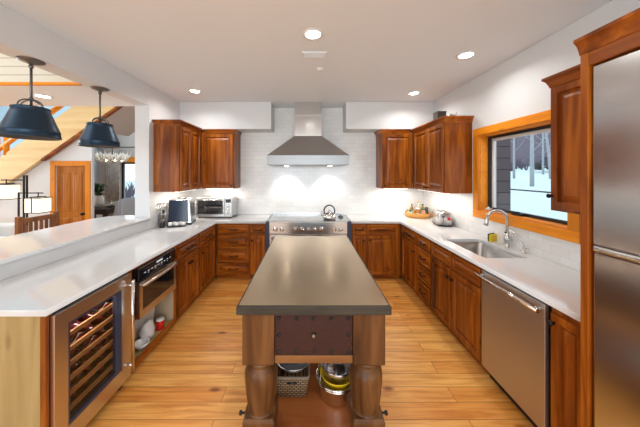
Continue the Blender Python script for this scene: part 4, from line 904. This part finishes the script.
o = blob('throw_pillow', 'grey green pillow lying against the pale sofa back', 'pillow', (-5.28, 3.83, .523), .20, .09, .19, flat('grey_green_fabric', (.33, .38, .36), .9), 5, .08, None)

t = thing('staircase', 'pale timber staircase rising behind the dining area', 'stairs', (0, 0, 0))
def band(x0, x1, d0, d1, y0, y1):
    return B().prism([(x0, sl(x0)+d0), (x1, sl(x1)+d0), (x1, sl(x1)+d1), (x0, sl(x0)+d1)], y0, y1)
st_ = wood('stringer_spruce', (.62, .40, .17), (.74, .52, .25), (.80, .60, .33), 'x', .5, .7, .6)
b = B(); b.prism([(-7.6, .40), (-6.9, .90), (-5.97, 1.54), (-3.2, sl(-3.2)), (-3.2, sl(-3.2)+.62), (-7.6, sl(-7.6)+.62+.0)], 4.92, 4.98); obj('stringer', b, STAIRW, t)
b = band(-5.4, -3.2, -.05, -.002, 4.91, 5.00); obj('underside_board', b, ALD_H, t)
b = band(-4.48, -3.2, -.03, -.003, 5.001, 6.05); obj('plaster_soffit', b, GREYW, t)
obj('stringer', band(-7.4, -5.5, .0, .62, 6.06, 6.12), STAIRW, t)
for k in range(14):
    x = -6.9+k*.262; z = sl(x)+.30; b = B(); b.box(x-.14, x+.16, 4.985, 6.055, z, z+.045); obj('tread', b, STAIRW, t)
b = B(); b.tube([(-7.4, 4.95, sl(-7.4)+.83), (-3.2, 4.95, sl(-3.2)+.83)], .05, 10); obj('handrail', b, HONEY_X, t)
for x in (-6.15, -6.36, -6.75): b = B(); b.tube([(x, 4.95, sl(x)+.60), (x, 4.95, sl(x)+1.35)], .055 if x == -6.36 else .045, 10); obj('log_post', b, HONEY_V, t)

# dining nook
t = thing('dining_table', 'dark dining table in the nook beyond the pillar', 'table', (-5.42, 6.30, 0))
obj('table_top', B().box(-.58, .58, -.50, .45, .74, .785), DARKT, t, .01)
obj('apron', B().box(-.50, .50, -.40, .37, .64, .739), DARKT, t)
for xx in (-.45, .45):
    for yy in (-.35, .35): obj('leg', B().box(xx-.04, xx+.04, yy-.04, yy+.04, 0, .7395), DARKT, t, .005)
t = thing('potted_plant', 'leafy green plant in a white planter on the dining table', 'plant', (-5.30, 6.15, .7855))
b = B(); b.lathe([(.06, 0), (.10, .10), (.10, .22), (.075, .30), (.065, .30), (.085, .2), (.05, .02)], (0, 0, 0), 8); obj('planter', b, CERAM, t)
b = B()
for k in range(70):
    a = random.uniform(0, 2*PI); l = random.uniform(.10, .26); z = .30+random.uniform(0, .30); dx, dy = math.cos(a), math.sin(a); wv = .045
    b._f([b.bm.verts.new(p) for p in ((.03*dx, .03*dy, z-.05), (l*.6*dx-wv*dy, l*.6*dy+wv*dx, z+.02), (l*dx, l*dy, z-.02), (l*.6*dx+wv*dy, l*.6*dy-wv*dx, z+.02))])
obj('leaves', b, LEAFD, t)
t = thing('centrepiece', 'twiggy pale centrepiece in the middle of dining table', 'decoration', (-5.03, 6.2, .7855))
b = B()
for k in range(16):
    a = k*2.4; l = .10+.05*(k % 4); b.tube([(0, 0, .03), (.5*l*math.cos(a), .5*l*math.sin(a), .05+.03*(k % 3)), (l*math.cos(a), l*math.sin(a), .06+.05*(k % 3))], [.012, .010, .003], 6)
obj('antler_twigs', b, ANTLER, t)
b = B(); b.lathe([(.08, 0), (.10, .03), (.09, .03), (.001, .012)], (0, 0, 0), 18); obj('dish', b, DARKT, t)
t = thing('wing_chair', 'grey upholstered wing chair beside the dining table', 'chair', (-4.46, 5.95, 0), math.radians(-120))
b = B(); b.rings([[(x*q, y, z) for x, y in ((-.21, .20), (.21, .20), (.21, .28), (-.21, .28))] for q, z in ((.92, .46), (1, .7), (1.0, .95), (.88, 1.04), (.6, 1.06))]); obj('backrest', b, FABG, t, .03, 3)
for s_ in (-1, 1): b = B(); b.hexa([(s_*.21-.03, -.16, .46), (s_*.21+.03, -.16, .46), (s_*.21+.03, .21, .46), (s_*.21-.03, .21, .46), (s_*.21-.03, .06, .98), (s_*.21+.03, .06, .98), (s_*.21+.03, .21, 1.0), (s_*.21-.03, .21, 1.0)]); obj('wing', b, FABG, t, .02, 3)
obj('seat', B().box(-.21, .21, -.26, .20, .34, .459), FABG, t, .03, 3)
for xx in (-.17, .17):
    for yy in (-.21, .15): obj('leg', B().box(xx-.025, xx+.025, yy-.025, yy+.025, 0, .339), DARKT, t)
t = thing('chandelier', 'pale antler chandelier hanging above the dining table', 'chandelier', (-5.34, 6.62, 1.97))
b = B()
for k in range(32):
    a = k*2.39996; l = .32+.16*((k*7) % 5)/4; dx, dy = math.cos(a), math.sin(a); u = .02*(k % 5)
    p = [(.05*dx, .05*dy, u), (.5*l*dx, .5*l*dy, -.05+u), (.85*l*dx, .85*l*dy, .03+u), (l*dx, l*dy, .14+u+.04*(k % 3))]
    b.tube(p, [.020, .018, .014, .004], 7)
    for q, hh in ((.55, .17), (.75, .14)): b.tube([(q*l*dx, q*l*dy, -.03+u), (q*l*dx*1.05-.03*dy, q*l*dy*1.05+.03*dx, .06+u), (q*l*dx*1.02-.05*dy, q*l*dy*1.02+.05*dx, hh+u)], [.016, .012, .004], 6)
obj('antlers', b, ANTLER, t)
b = B(); b.tube([(0, 0, .05), (0, 0, 3.4)], .008, 8); obj('chain', b, IRON, t)
for k in range(9):
    a = 2*PI*k/9; b = B(); b.ball((.26*math.cos(a), .26*math.sin(a), .01), .018, (1, 1, 1.1), 12, 8); obj('bulb', b, BULB, t)
t = thing('curtain', 'patterned floor length curtain beside the dining window', 'curtain', (-5.93, 7.36, 0))
b = B(); n = 40; f0 = []; f1 = []
pts2 = [(-.22+.44*i/n, .035*math.sin(i*1.05)) for i in range(n+1)]
poly = pts2 + [(x, y+.012) for x, y in pts2[::-1]]
b.rings([[(x, y, z) for x, y in poly] for z in (.02, 1.2, 2.38)], smooth=True); obj('drape', b, CURT, t)
b = B(); [b.tube([(x+.022*math.cos(q), 0.0, 2.41+.022*math.sin(q)) for q in [2*PI*i/10 for i in range(10)]], .004, 6, closed=True) for x in (-.18, -.06, .06, .18)]; rings_b = b
t = thing('curtain_rod', 'black curtain rod across the dining window', 'curtain rod', (0, 0, 0))
b = B(); b.cyl((-6.25, 7.36, 2.43), (-4.0, 7.36, 2.43), .014); obj('rod', b, CURTD, t)
for v in rings_b.bm.verts: v.co += Vector((-5.93, 7.36, .02))
obj('rings', rings_b, CURTD, t)
for x in (-6.2, -4.2): b = B(); b.cyl((x, 7.36, 2.43), (x, 7.499, 2.43), .012); obj('bracket', b, CURTD, t)
